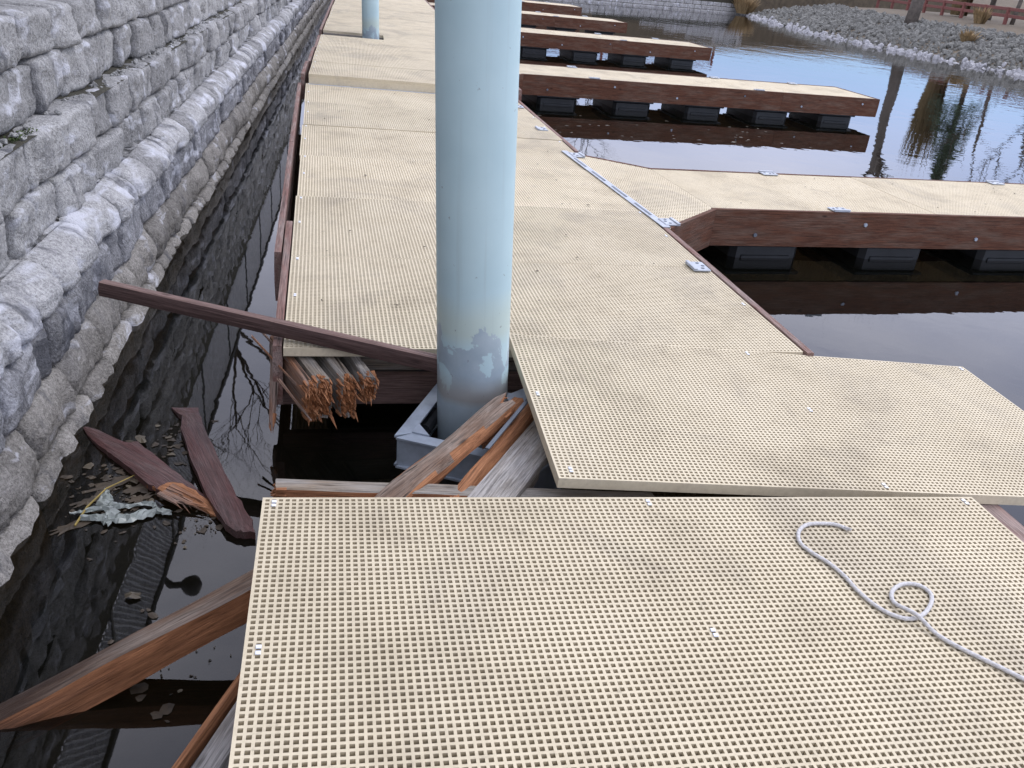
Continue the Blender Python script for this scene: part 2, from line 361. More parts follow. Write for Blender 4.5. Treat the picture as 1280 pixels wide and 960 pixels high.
# ------------------------------------------------------------------ block wall on the left
def stone_mesh(name, seed, n=8, rx=.30, amp=.09, topround=0., facets=(1, 2, 2, 3), fa=1.):
    """split-faced block: unit length and height, front face at x=0, broken into upright facets"""
    rnd = random.Random(seed); off = Vector((rnd.random() * 90, rnd.random() * 90, rnd.random() * 90))
    bm = bmesh.new(); bmesh.ops.create_cube(bm, size=2)
    bmesh.ops.subdivide_edges(bm, edges=bm.edges[:], cuts=n - 1, use_grid_fill=True)
    nf_ = rnd.choice(facets); cuts = sorted(rnd.uniform(-.7, .7) for _ in range(nf_ - 1)); fo = [(rnd.uniform(-.10, .10) * fa, rnd.uniform(-.22, .22) * fa, rnd.uniform(-.12, .10) * fa) for _ in range(nf_)]
    for vt in bm.verts:
        p = vt.co.copy(); rr = Vector((rx, .10, .16))
        c = Vector([max(-1 + rr[i], min(1 - rr[i], p[i])) for i in range(3)])
        d = Vector([(p[i] - c[i]) / rr[i] for i in range(3)])
        if d.length > 1: d.normalize()
        q = Vector([c[i] + d[i] * rr[i] for i in range(3)])
        nn = noise.noise_vector(q * 1.2 + off) * amp + noise.noise_vector(q * 3.3 + off) * amp * .8
        if q.x > .3:
            k = sum(1 for cc in cuts if q.y > cc); a, b_, e = fo[k]
            q.x += nn.x * 1.6 + a + b_ * (q.y - (cuts[k - 1] if k else -1)) * .5 + e * q.z
            gv = min([abs(q.y - cc) for cc in cuts] + [9]); q.x -= .20 * max(0, 1 - gv / .16)
            if topround: q.x -= topround * max(0, q.z + .15) ** 1.7
        q.y += nn.y * .3; q.z += nn.z * .45
        vt.co = Vector(((q.x - 1) * .5, q.y * .5, (q.z + 1) * .5))
    me = bpy.data.meshes.new(name); bm.to_mesh(me); bm.free()
    me.polygons.foreach_set('use_smooth', [True] * len(me.polygons)); return me
SV = {}
def variants(key, mat, cnt=7, **k):
    out_ = []
    for i in range(cnt):
        me = stone_mesh('block_' + key, len(SV) * 100 + i, **k); me.materials.append(mat); out_.append(me)
    SV[key] = out_; return out_
variants('grey', ST_GREY, 16, n=10, amp=.062); variants('white', ST_WHITE, 10, n=9, topround=.5, rx=.6, amp=.05, fa=.5)
variants('dark', ST_DARK, 10, n=9, rx=.4, amp=.06, fa=.6); variants('brown', ST_BROWN, 10, n=9, rx=.6, amp=.06, topround=.30, fa=.45); variants('base', ST_BROWN, 8, n=8, rx=.35, amp=.035, topround=.1, fa=.25)
LOW = {k: [stone_mesh('low', 50 + i, n=4) for i in range(5)] for k in ('a',)}
COURSES = [  # offset of the front face from the waterline, bottom, height, kind
    (.03, -.80, .43, 'base'), (-.02, -.375, .235, 'brown'), (-.06, -.147, .215, 'dark'), (-.05, .068, .178, 'white'),
    (-.205, .222, .213, 'grey'), (-.20, .436, .232, 'grey'), (-.305, .664, .243, 'grey'), (-.305, .908, .212, 'grey')]
wall = thing('retaining_wall', 'long stepped retaining wall of grey split-face blocks rising from the water', 'retaining wall', (0, 0, 0))
spec = []
rw = random.Random(3)
for ci, (off, zb, h, key) in enumerate(COURSES):
    y = 1.3 + rw.random() * .3
    while y < 41:
        ln = rw.choice([.30, .38, .44, .5, .56]) * rw.uniform(.85, 1.15)
        spec.append((y + ln / 2, ln, off, zb, h, key, ci)); y += ln
spec.sort(key=lambda s: s[0])
far_mb = {}
def low_add(key, me, mt):
    b_ = far_mb.setdefault(key, MB()); b_.add([mt @ v.co for v in me.vertices], [p.vertices[:] for p in me.polygons])
def stone_mtx(s):
    y, ln, off, zb, h, key, ci = s
    dx = (xw(y + .3) - xw(y - .3)) / .6
    dep = .34
    return Matrix.Translation((xw(y) + off + rw.uniform(-.012, .012), y, zb + rw.uniform(-.006, .004))) @ Matrix.Rotation(-math.atan(dx) + R(rw.uniform(-2, 2)), 4, 'Z') @ Matrix.Rotation(R(rw.uniform(-2, 2)), 4, 'X') @ Matrix.Diagonal((dep, ln * .995, h * .985, 1))
for i, s in enumerate(spec):
    mt = stone_mtx(s)
    if i < 296:
        obj('stone_block', rw.choice(SV[s[5]]), None, wall, mt)
    else: low_add(s[5], rw.choice(LOW['a']), mt)
for j in range(10):     # courses above the photographed ones, seen mirrored in the water
    y = -2.0
    while y < 41:
        ln = rw.choice([.3, .4, .5]); low_add('grey', rw.choice(LOW['a']), stone_mtx((y + ln / 2, ln, -.68 - .02 * j, 1.10 + .195 * j, .2, 'grey', 9))); y += ln
for key, b_ in far_mb.items():
    kind(b_.build('stone_blocks', {'grey': ST_GREY, 'white': ST_WHITE, 'dark': ST_DARK, 'brown': ST_BROWN, 'base': ST_BROWN}[key], wall, smooth=True), 'stuff')
def core():      # packed earth behind the blocks, stepping back with the courses
    v = []; f = []; ys = [-20 + 2 * i for i in range(31)]
    pr = [(-.2, -1.1), (-.2, .20), (-.30, .22), (-.30, .63), (-.215, .652), (-.38, .672), (-.42, .83), (-.46, 1.05), (-.85, 1.08), (-.85, 3.0)]
    for y in ys:
        for dx, z in pr: v.append((xw(y) + dx, y, z))
    k = len(pr)
    for i in range(len(ys) - 1):
        for j in range(k - 1): a = i * k + j; f.append((a, a + k, a + k + 1, a + 1))
    obj('earth_backfill', mesh('core', v, f), SOIL, wall)
core()
def pebbles():
    b_ = MB(); bp = MB()
    for i in range(420):
        y = 1.6 + 9 * random.random() ** 1.4; x = xw(y) - .262 + random.uniform(-.04, .02); s = random.uniform(.004, .012)
        me = random.choice(LOW['a']); mt = Matrix.Translation((x, y, .660)) @ Euler((random.random() * 6, random.random() * 6, random.random() * 6)).to_matrix().to_4x4() @ Matrix.Diagonal((s * 2, s * 2.4, s * 1.6, 1))
        b_.add([mt @ v.co for v in me.vertices], [p.vertices[:] for p in me.polygons])
    kind(b_.build('ledge_pebbles', PEBBLE, wall, smooth=True), 'stuff')
    for y0 in (4.0, 4.08, 4.15):
        for i in range(40):
            y = y0 + random.gauss(0, .05); x = xw(y) - .26 + random.gauss(0, .014); z = .66
            a = random.random() * 6.3; l = .014
            bp.add([(x, y, z), (x + l * math.cos(a), y + l * math.sin(a), z + .012), (x + l * math.cos(a + .7), y + l * math.sin(a + .7), z + .012)], [(0, 1, 2)])
    kind(bp.build('moss_tuft', MOSS, wall), 'stuff')
pebbles()

# ------------------------------------------------------------------ grating
P = .01905
def grating_mesh(nx=127, ny=62, bar=.0074, T=.038, T2=.014, border=.0143):
    xs = [-border]; ys = [border]
    for i in range(nx): xs += [i * P - (P - bar) / 2, i * P + (P - bar) / 2]
    for j in range(ny): ys += [-(j * P - (P - bar) / 2), -(j * P + (P - bar) / 2)]
    xs.append((nx - 1) * P + border); ys.append(-(ny - 1) * P - border)
    X = np.array(xs); Y = np.array(ys); W = len(X); H = len(Y)
    gx, gy = np.meshgrid(X, Y)
    v = [np.c_[gx.ravel(), gy.ravel(), np.zeros(W * H)]]
    I, J = np.meshgrid(np.arange(W - 1), np.arange(H - 1)); I = I.ravel(); J = J.ravel()
    solid = ~((I % 2 == 1) & (J % 2 == 1)); I = I[solid]; J = J[solid]
    q = [np.c_[J * W + I, (J + 1) * W + I, (J + 1) * W + I + 1, J * W + I + 1]]
    base = W * H
    i, j = np.meshgrid(np.arange(nx), np.arange(ny)); i = i.ravel(); j = j.ravel()
    x0 = X[1 + 2 * i]; x1 = X[2 + 2 * i]; y0 = Y[1 + 2 * j]; y1 = Y[2 + 2 * j]
    # bar above hole j (towards the far edge) is deep for even j; bar left of hole i deep for even i
    dt = np.where(j % 2 == 0, T, T2); db = np.where(j % 2 == 1, T, T2); dl = np.where(i % 2 == 0, T, T2); dr = np.where(i % 2 == 1, T, T2)
    def wall_(ax, ay, bx, by, d, draft):
        nonlocal base
        n = len(ax); z = np.zeros(n)
        vv = np.stack([np.c_[ax, ay, z], np.c_[bx, by, z], np.c_[bx + draft[0], by + draft[1], -d], np.c_[ax + draft[0], ay + draft[1], -d]], 1).reshape(-1, 3)
        k = base + np.arange(n) * 4; q.append(np.c_[k, k + 1, k + 2, k + 3]); v.append(vv); base += 4 * n
    e = .0008
    wall_(x0, y0, x1, y0, dt, (0, e)); wall_(x1, y1, x0, y1, db, (0, -e)); wall_(x0, y1, x0, y0, dl, (-e, 0)); wall_(x1, y0, x1, y1, dr, (e, 0))
    a, b_, c, d = X[0], X[-1], Y[0], Y[-1]; A = np.array
    wall_(A([b_, a, a, b_]), A([c, c, d, d]), A([a, a, b_, b_]), A([c, d, d, c]), A([T] * 4), (0, 0))
    V = np.concatenate(v); Q = np.concatenate(q)
    me = bpy.data.meshes.new('grating_panel'); me.vertices.add(len(V)); me.vertices.foreach_set('co', V.ravel())
    me.loops.add(Q.size); me.loops.foreach_set('vertex_index', Q.ravel().astype(np.int32)); me.polygons.add(len(Q))
    me.polygons.foreach_set('loop_start', np.arange(0, Q.size, 4, dtype=np.int32)); me.update(calc_edges=True); me.validate()
    me.materials.append(GRATE); return me
GM = grating_mesh()
PW = 126 * P + 2 * .0143; PD = 61 * P + 2 * .0143

def clip_mesh():
    b_ = MB(); w_ = .0135
    for s in (-1, 1):
        b_.box((-w_ / 2, s * P * .5 - .006 if s > 0 else s * P * .5 - .006, .0005), (w_ / 2, s * P * .5 + .006, .0042), .0012)
    b_.box((-w_ / 2, -.006, -.012), (w_ / 2, .006, -.0095), 0)
    me = mesh('saddle_clip', b_.v, b_.f); me.materials.append(CLIP); return me
def bolt_mesh():
    b_ = MB(); b_.tube([(0, 0, -.0094), (0, 0, -.003)], .0045, 6); me = mesh('clip_bolt', b_.v, b_.f); me.materials.append(STEELD); return me
CM = clip_mesh(); BM_ = bolt_mesh()
def clip(parent, u, v, rz=0):
    u = round(u / P) * P; v = round(v / P) * P
    c = obj('saddle_clip', CM, None, parent, Matrix.Translation((u, v, .0006)) @ Matrix.Rotation(rz, 4, 'Z'))
    obj('bolt', BM_, None, c); return c

NEAR = Matrix.Translation((-.15, 2.163, .078)) @ Euler((R(-.415), R(1.447), R(-.879)), 'XYZ').to_matrix().to_4x4()
TILT = Matrix.Translation((.842, 3.432, .05)) @ Euler((R(-.2), R(2.46), R(-2.97)), 'XYZ').to_matrix().to_4x4() @ Matrix.Diagonal((.957, .987, 1, 1))
near = tag(obj('grating_panel', GM, None, None, NEAR), 'nearest beige fibreglass grating panel with the white rope lying on it', 'grating panel')
for u, v in ((.019, -.015), (.019, -.617), (1.177, -.010), (1.17, -.605), (2.361, -.024)): clip(near, u, v)
tilt = tag(obj('grating_panel', GM, None, None, TILT), 'shifted beige grating panel jutting out over the water right of the pale blue pile', 'grating panel')
for u, v in ((.02, -.566), (.038, -1.13), (1.23, -.57), (1.26, -1.14), (2.38, -.02), (1.18, -.01), (2.38, -.57), (2.38, -1.14)): clip(tilt, u, v)
under = tag(obj('grating_panel', GM, None, None, NEAR @ Matrix.Translation((.004, -1.2, -.004))), 'beige grating panel underfoot, below the bottom edge of the picture', 'grating panel')

# ------------------------------------------------------------------ timber
def frame(p0, p1, up=(0, 0, 1), roll=0):
    p0 = Vector(p0); p1 = Vector(p1); x = (p1 - p0).normalized(); z = Vector(up); z = (z - x * z.dot(x)).normalized(); y = z.cross(x)
    m = Matrix(((x.x, y.x, z.x, p0.x), (x.y, y.y, z.y, p0.y), (x.z, y.z, z.z, p0.z), (0, 0, 0, 1)))
    return m @ Matrix.Rotation(R(roll), 4, 'X'), (p1 - p0).length
def beam_mb(L_, w_, h, seed=0, rough=.003, ends=(0, 0), segs=None, taper=(1, 1), bev=.006):
    """a timber along +X, top face at z=0; ends>0 gives torn ends"""
    rnd = random.Random(seed); b_ = MB(); segs = segs or max(4, int(L_ / .05)); ring = []
    ny, nz = 4, 3
    for i in range(ny): ring.append((-.5 + i / ny, 0))
    for i in range(nz): ring.append((.5, -i / nz))
    for i in range(ny): ring.append((.5 - i / ny, -1))
    for i in range(nz): ring.append((-.5, -1 + i / nz))
    n = len(ring); v = []; f = []; o = rnd.random() * 50
    jit0 = [rnd.random() ** 1.5 for _ in ring]; jit1 = [rnd.random() ** 1.5 for _ in ring]
    for s in range(segs + 1):
        k = s / segs; tp = taper[0] + (taper[1] - taper[0]) * k
        for i, (a, c) in enumerate(ring):
            x = k * L_
            if ends[0] and s <= 2: x -= ends[0] * jit0[i] * (1 - s / 3)
            if ends[1] and s >= segs - 2: x += ends[1] * jit1[i] * (1 - (segs - s) / 3)
            nn = noise.noise_vector(Vector((x * 4 + o, a * 3 * w_ * 8, c * 3 * h * 8))) * rough
            y = a * w_ * tp; z = c * h
            if abs(a) > .49 and (c > -.01 or c < -.99): y -= math.copysign(bev, a); z += 0 if c > -.5 else 0
            v.append((x, y + nn.y, z + nn.z - (bev * .6 if abs(a) > .49 and c > -.01 else 0)))
    for s in range(segs):
        for i in range(n): j = (i + 1) % n; f.append((s * n + i, s * n + n + i, s * n + n + j, s * n + j))
    # end caps fan to a set-back centre
    v.append((0 + .3 * ends[0] * 0, 0, -h / 2)); c0 = len(v) - 1; v.append((L_, 0, -h / 2)); c1 = len(v) - 1
    for i in range(n):
        j = (i + 1) % n; f.append((c0, i, j)); f.append((c1, segs * n + j, segs * n + i))
    b_.add(v, f); return b_
def spikes_mb(x, w_, h, length, cnt, seed, sgn=1, droop=0.):
    rnd = random.Random(seed); b_ = MB()
    for i in range(cnt):
        y = rnd.uniform(-.5, .5) * w_; z = -rnd.uniform(.0, 1) * h; l = length * (.25 + .75 * rnd.random() ** 1.6); a = rnd.uniform(.0025, .010); c = rnd.uniform(.002, .007)
        tip = (x + sgn * l, y + rnd.uniform(-.2, .2) * l, z + rnd.uniform(-.25, .12) * l - droop * l)
        mid = (x + sgn * l * .5, y + rnd.uniform(-.06, .06) * l, z - droop * l * .3)
        v = [(x - sgn * .03, y - a, z - c), (x - sgn * .03, y + a, z - c), (x - sgn * .03, y + a, z + c), (x - sgn * .03, y - a, z + c)]
        v += [(mid[0], mid[1] + s1 * a * .65, mid[2] + s2 * c * .7) for s1, s2 in ((-1, -1), (1, -1), (1, 1), (-1, 1))] + [tip]
        f = [(k, (k + 1) % 4, 4 + (k + 1) % 4, 4 + k) for k in range(4)] + [(4 + k, 4 + (k + 1) % 4, 8) for k in range(4)] + [(3, 2, 1, 0)]
        b_.add(v, f)
    return b_
def timber(name, label, cat, p0, p1, w_, h, mat, seed, up=(0, 0, 1), roll=0, ends=(0, 0), spl=(0, 0), splen=.08, splmat=None, group=None, rough=.003, taper=(1, 1), topmat=None):
    m, L_ = frame(p0, p1, up, roll)
    o = beam_mb(L_, w_, h, seed, rough, ends, None, taper).build(name, mat, None, m); tag(o, label, cat, group)
    if topmat:
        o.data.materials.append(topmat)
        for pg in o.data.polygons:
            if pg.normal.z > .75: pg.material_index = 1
    for k, x, sg in ((0, 0, -1), (1, L_, 1)):
        if spl[k]: spikes_mb(x, w_ * taper[k], h, splen, spl[k], seed + 5 + k, sg).build('splintered_end', splmat or FRESH, o)
    return o

# ------------------------------------------------------------------ walkway sections
def cleat_mesh():
    b_ = MB(); b_.box((-.055, -.075, 0), (.055, .075, .012), .004); b_.box((-.055, -.075, .012), (-.03, .075, .02), .003); me = mesh('edge_bracket', b_.v, b_.f); me.materials.append(ALU); return me
def dot_mesh():
    b_ = MB(); b_.tube([(0, 0, .010), (0, 0, .0145)], .011, 8); me = mesh('bracket_bolt', b_.v, b_.f); me.materials.append(STEELD); return me
KM, DM = cleat_mesh(), dot_mesh()
def bracket(parent, x, y, z, rz):
    k = obj('edge_bracket', KM, None, parent, Matrix.Translation((x, y, z)) @ Matrix.Rotation(rz, 4, 'Z'))
    for a, c in ((.012, -.045), (.03, 0), (.012, .045)): obj('bolt', DM, None, k, Matrix.Translation((a, c, 0)))
    return k
def float_mb(lx, ly, z0, z1):
    b_ = MB(); b_.box((-lx / 2, -ly / 2, z0), (lx / 2, ly / 2, z1), .045)
    for s in (-1, 1):     # moulded ribs on the two long sides
        for z in (.35, .62):
            zz = z0 + (z1 - z0) * z
            b_.box((-lx * .36, s * ly / 2 - .01 if s < 0 else s * ly / 2 - .012, zz), (lx * .36, s * ly / 2 + .012 if s > 0 else s * ly / 2 + .012, zz + .035), .006)
    b_.box((-lx / 2 - .03, -ly / 2 - .02, z1 - .03), (lx / 2 + .03, ly / 2 + .02, z1 - .002), .006)
    return b_
_f = float_mb(.62, .96, -.68, -.292); FM = mesh('float', _f.v, _f.f); FM.materials.append(BLACK)
_f = float_mb(1.1, .9, -.68, -.30); FM2 = mesh('float', _f.v, _f.f); FM2.materials.append(BLACK)
BOARD = {}
def board(parent, p0, p1, h=.285, th=.042, mat=None, name='fascia_board', seed=1, top=.004):
    """upright plank between two points of the parent's own space, its top edge at z + top"""
    p0 = Vector(p0); p1 = Vector(p1); m, L_ = frame(p0 + Vector((0, 0, top)), p1 + Vector((0, 0, top)))
    return beam_mb(L_, th, h, seed, .0018, (0, 0), max(4, int(L_ / .4)), bev=.003).build(name, mat or FASCIA_TOP, parent, m)
def walkway(label, origin, rz, n, depth, z, seed, wjit=.004, skip_first=False):
    """origin = left front corner of the deck"""
    t = thing('floating_dock', label, 'dock section', (origin[0], origin[1], z), (0, 0, rz), 'sections of the main walkway')
    rnd = random.Random(seed); sc = depth / PD
    for k in range(n):
        if skip_first and k == 0:
            obj('grating_panel', GM, None, t, Matrix.Translation((1.0 + .0143, depth * (k + 1) - .0143 - .002, 0)) @ Matrix.Diagonal(((PW - 1.0) / PW, sc * .997, 1, 1))); continue
        o = obj('grating_panel', GM, None, t, Matrix.Translation((.0143 + rnd.uniform(-.006, .006), depth * (k + 1) - .0143 - .002, rnd.uniform(-wjit, wjit))) @ Matrix.Diagonal((1, sc * .996, 1, 1)) @ Matrix.Rotation(R(rnd.uniform(-.12, .12)), 4, 'Z') @ Matrix.Rotation(R(rnd.uniform(-.15, .15)), 4, 'X'))
        for u, v in ((.02, -.03), (.02, -.58), (2.38, -.03), (2.38, -.58)): clip(o, u, v)
    return t
DX0, DY0, DD = -.146, 3.385, 1.1905
dockA = walkway('beige grated walkway section directly behind the broken timbers and pale blue pile', (DX0, DY0), 0, 6, DD, 0, 4)
# side boards of the first section; the far left board stands proud of the near one
board(dockA, (-.075, 1.22, 0), (-.075, 4.0, 0), seed=11); board(dockA, (-.078, 4.01, 0), (-.072, 7.13, 0), seed=12)
board(dockA, (-.03, .02, -.002), (-.03, 1.8, -.002), seed=13)
board(dockA, (2.455, -.02, 0), (2.455, 1.995, 0), seed=14)
board(dockA, (2.455, 4.30, 0), (2.455, 7.13, 0), seed=15)
# end frame under the front edge
board(dockA, (-.02, .21, -.062), (2.40, .21, -.062), h=.14, th=.04, mat=GREYWOOD, name='header_beam', seed=16)
board(dockA, (-.02, .17, -.206), (2.40, .17, -.206), h=.15, th=.045, mat=DARKBOARD, name='header_beam', seed=17)
for yy in (.85, 2.3, 3.75, 5.2, 6.5):
    for xx in (.65, 1.78): obj('float', FM2, None, dockA, Matrix.Translation((xx, yy, 0)) @ Matrix.Rotation(R(90), 4, 'Z'))
for xx in (.7, 1.5, 2.3): board(dockA, (xx, .3, -.045), (xx, 7.0, -.045), h=.2, th=.05, mat=GREYWOOD, name='stringer', seed=int(xx * 10))
bracket(dockA, 2.213 + .146, 4.56 - DY0, .003, R(0)); bracket(dockA, 2.19 + .146, 8.63 - DY0, .003, R(0))
bracket(dockA, 2.213 + .146, 9.9 - DY0, .003, R(0))

dockB = walkway('raised grated walkway section in the middle distance, in front of the far pile', (-.115, 10.51), R(-1.9), 4, 1.07, .11, 9)
mb = MB(); mb.box((0, -.006, -.115), (PW, .002, -.0385), 0); mb.build('riser', GRATE, dockB)
mb = MB(); mb.box((0, -.05, -.113), (PW, -.008, -.106), .002); mb.build('hinge_plate', ALU, dockB)
for k, (a, c) in enumerate(((0, 1.1), (1.11, 2.6), (2.61, 4.2))): board(dockB, (-.07 + .022 * k, a, -.01), (-.07 + .022 * k, c, -.01), seed=20 + k)
board(dockB, (2.455, 0, 0), (2.455, 1.2, 0), seed=24)
for yy in (.9, 2.6):
    for xx in (.65, 1.78): obj('float', FM2, None, dockB, Matrix.Translation((xx, yy, -.11)) @ Matrix.Rotation(R(90), 4, 'Z'))
dockC = walkway('farthest grated walkway section, notched around the second pile', (.02, 14.82), R(-2.4), 18, 1.19, .06, 13, skip_first=True)
board(dockC, (-.05, 1.2, 0), (-.05, 8, 0), seed=30); board(dockC, (-.05, 8.01, 0), (-.05, 21, 0), seed=31); board(dockC, (2.455, .0, 0), (2.455, 21, 0), seed=32)
board(dockC, (0, 1.17, -.04), (1.0, 1.17, -.04), h=.2, seed=33, mat=GREYWOOD, name='header_beam')
for yy in (2, 5, 8, 11, 14, 17, 20):
    for xx in (.65, 1.78): obj('float', FM2, None, dockC, Matrix.Translation((xx, yy, -.06)) @ Matrix.Rotation(R(90), 4, 'Z'))

# ------------------------------------------------------------------ finger docks
FA = R(3.5); FL, FW = 6.12, 1.275
def gusset_mesh():
    bm = bmesh.new(); bm.from_mesh(GM)
    # rotate the sheet so that it runs across, then trim it to the flared outline
    bmesh.ops.transform(bm, matrix=Matrix.Translation((-.59, 2.0, 0)) @ Matrix.Rotation(R(0), 4, 'Z'), verts=bm.verts)
    bmesh.ops.transform(bm, matrix=Matrix.Diagonal((1, 2.36 / PD, 1, 1)) , verts=bm.verts)
    ys = [v.co.y for v in bm.verts]; sh = 1.80 - max(ys); bmesh.ops.translate(bm, vec=(0, sh, 0), verts=bm.verts)
    for co, no in (((-.003, 0, 0), (1, 0, 0)), ((-.59, -.50, 0), Vector((.49, -.59, 0))), ((-.59, 1.78, 0), Vector((.49, .59, 0)))):
        bmesh.ops.bisect_plane(bm, geom=bm.verts[:] + bm.edges[:] + bm.faces[:], plane_co=co, plane_no=Vector(no).normalized(), clear_outer=True)
    me = bpy.data.meshes.new('gusset_panel'); bm.to_mesh(me); bm.free(); me.materials.clear(); me.materials.append(GRATE); return me
GU = gusset_mesh()
def finger(label, x, y, seed):
    t = thing('finger_dock', label, 'finger dock', (x, y, 0), (0, 0, FA), 'finger docks')
    rnd = random.Random(seed); n = 3; pl = FL / n
    for k in range(n):
        obj('grating_panel', GM, None, t, Matrix.Translation((k * pl + .0143 + .002, FW - .044 - .0143, rnd.uniform(-.003, .003))) @ Matrix.Diagonal(((pl - .004) / PW, (FW - .088) / PD, 1, 1)))
    obj('gusset_panel', GU, None, t)
    for s, (ya, sd_) in enumerate(((.02, 0), (FW - .02, 1))):
        cut = rnd.uniform(3.4, 4.4)
        board(t, (-.02, ya, 0), (cut, ya, 0), seed=seed * 10 + s, mat=FASCIA); board(t, (cut + .003, ya, 0), (FL - .04, ya, 0), seed=seed * 10 + s + 4, mat=FASCIA)
    board(t, (FL - .018, -.001, 0), (FL - .018, FW + .001, 0), seed=seed * 10 + 8, name='end_board', mat=FASCIA)
    board(t, (-.60, -.49, 0), (-.012, .0, 0), seed=seed * 10 + 6, mat=FASCIA); board(t, (-.60, 1.765, 0), (-.012, FW - .01, 0), seed=seed * 10 + 7, mat=FASCIA)
    for k in range(5): obj('float', FM, None, t, Matrix.Translation((.62 + k * 1.22, FW / 2, 0)))
    for bx, by, rz in ((1.12, .06, 90), (3.9, .06, 90), (1.15, FW - .06, -90), (3.7, FW - .06, -90), (5.2, FW - .06, -90)): bracket(t, bx, by, .004, R(rz))
    for k in range(6):
        bo = MB(); xx = .35 + k * 1.08 + rnd.uniform(-.1, .1); zz = -.09 if k % 2 else -.19
        bo.tube([(xx, .001, zz), (xx, -.012, zz)], .016, 6); bo.build('bolt', STEEL if k % 3 else STEELD, t)
    h = MB(); h.box((-.655, -.50, .002), (-.597, 1.79, .010), .002); hs = h.build('hinge_strip', ALU, t)
    for k in range(4):
        s_ = MB(); s_.box((-.634, -.22 + k * .47, .0102), (-.618, .08 + k * .47, .0125), 0); s_.build('slot', STEELD, hs)
    bracket(t, -.56, -.39, .004, R(180)); bracket(t, -.56, 1.62, .004, R(180))
    return t
FO = [(2.91, 5.90), (2.89, 12.81), (2.88, 19.75), (2.80, 25.85), (3.09, 31.97)]
FLAB = ['nearest finger dock with dark red-brown fascia, running off the right edge of the picture', 'second finger dock from the viewer, its whole length visible above the nearest one',
        'third finger dock out, with a white scrawl of floats beneath', 'fourth finger dock out, short in the distance', 'farthest finger dock near the stone wall across the water']
FLAB[2] = 'third finger dock out, between the second and fourth ones'
for k, (x, y) in enumerate(FO): finger(FLAB[k], x, y, 40 + k)

# ------------------------------------------------------------------ piles and pile guide
def pile(name, label, base, d, rad, L_):
    z = Vector(d).normalized(); x = z.orthogonal().normalized(); y = z.cross(x)
    m = Matrix(((x.x, y.x, z.x, base[0]), (x.y, y.y, z.y, base[1]), (x.z, y.z, z.z, base[2]), (0, 0, 0, 1)))
    b_ = MB(); n = 48; b_.tube([(0, 0, -1.1 - base[2])] + [(0, 0, k * L_ / 12) for k in range(13)], rad, n)
    o = b_.build(name, PILE, None, m, smooth=True)
    bpy.context.view_layer.update()
    return tag(o, label, 'pile', 'pale blue steel mooring piles')
pile('steel_pile', 'large pale blue steel pile with peeling paint standing among the broken timbers', (.6255, 3.17, 0), (-.0657, 0, 1), .149, 3.6)
pile('steel_pile', 'distant pale blue steel pile rising through the notch in the walkway', (.845, 15.55, 0), (-.04, 0, 1), .140, 3.4)

def guide():
    t = thing('pile_guide', 'galvanised steel channel frame around the foot of the nearest pile', 'pile guide', (.66, 3.10, -.20), (R(1), R(-1), R(-27)))
    a = .265; fl = .046; hh = .135; th = .009
    for k in range(4):
        b_ = MB(); mt = Matrix.Rotation(R(90 * k), 4, 'Z')
        b_.box((-a, -a, -hh), (a - .001, -a + th, 0), 0, mt)                       # web
        # flanges with mitred ends
        for z in (0, -hh):
            v = [(-a, -a - .012, z), (a, -a - .012, z), (a - fl, -a + fl, z), (-a + fl, -a + fl, z)]
            v += [(x, y, zz + th) for x, y, zz in v]
            b_.add([mt @ Vector(q) for q in v], [(3, 2, 1, 0), (4, 5, 6, 7), (0, 1, 5, 4), (1, 2, 6, 5), (2, 3, 7, 6), (3, 0, 4, 7)])
        b_.build('channel', STEEL, t)
        c_ = MB(); q = a - fl
        v = [(-q, -q, .0095), (-q + .075, -q, .0095), (-q, -q + .075, .0095)]; v += [(x, y, .016) for x, y, z in v]
        c_.add([mt @ Vector(p_) for p_ in v], [(2, 1, 0), (3, 4, 5), (0, 1, 4, 3), (1, 2, 5, 4), (2, 0, 3, 5)]); c_.build('corner_plate', STEEL, t)
    for k in range(4):
        r_ = MB(); mt = Matrix.Rotation(R(90 * k), 4, 'Z'); r_.tube([mt @ Vector((-.08, -a + .045, -.055)), mt @ Vector((.08, -a + .045, -.055))], .03, 10); r_.build('roller', BLACK, t)
guide()
# steel angle and plates that tied the frame to the dock
pl = thing('bracket_plate', 'dull steel bolted plate under the left corner of the shifted panel', 'bracket', (.78, 2.56, -.16), (0, 0, R(45)))
b_ = MB(); b_.box((-.12, -.005, -.14), (.20, .005, .05), .002); b_.build('plate', STEELD, pl)
b_ = MB(); b_.tube([(-.06, -.004, -.03), (-.06, -.016, -.03)], .018, 6); b_.tube([(-.06, -.016, -.03), (-.06, -.05, -.03)], .009, 8); b_.build('bolt', STEEL, pl)
b_ = MB(); b_.box((.0, .02, -.03), (.22, .09, -.018), .002); b_.build('flange', STEEL, pl)
sp = thing('flat_bar', 'thin grey steel bar lying along the torn red timber', 'steel bar', (0, 0, 0))
m_, L_ = frame((.60, 2.64, -.055), (.90, 3.06, .0)); b_ = MB(); b_.box((0, -.008, -.004), (L_, .008, .004), .001); b_.build('bar', STEELD, sp, m_)
sp2 = thing('support_arm', 'grey steel arm tucked under the left edge of the shifted panel', 'steel arm', (0, 0, 0))
m_, L_ = frame((.80, 3.17, -.145), (1.12, 3.36, -.12)); b_ = MB(); b_.box((0, -.05, -.01), (L_, .05, 0), .002); b_.box((0, -.05, -.1), (L_, -.042, -.0102), .001); b_.build('arm', STEEL, sp2, m_)

# ------------------------------------------------------------------ wreckage
timber('loose_board', 'long brown board reaching from the walkway corner by the pile out to the block wall', 'board', (-.925, 3.794, .128), (.53, 3.191, .046), .06, .065, DARKSIDE, 3, roll=-3, rough=.002, topmat=DARKBOARD)
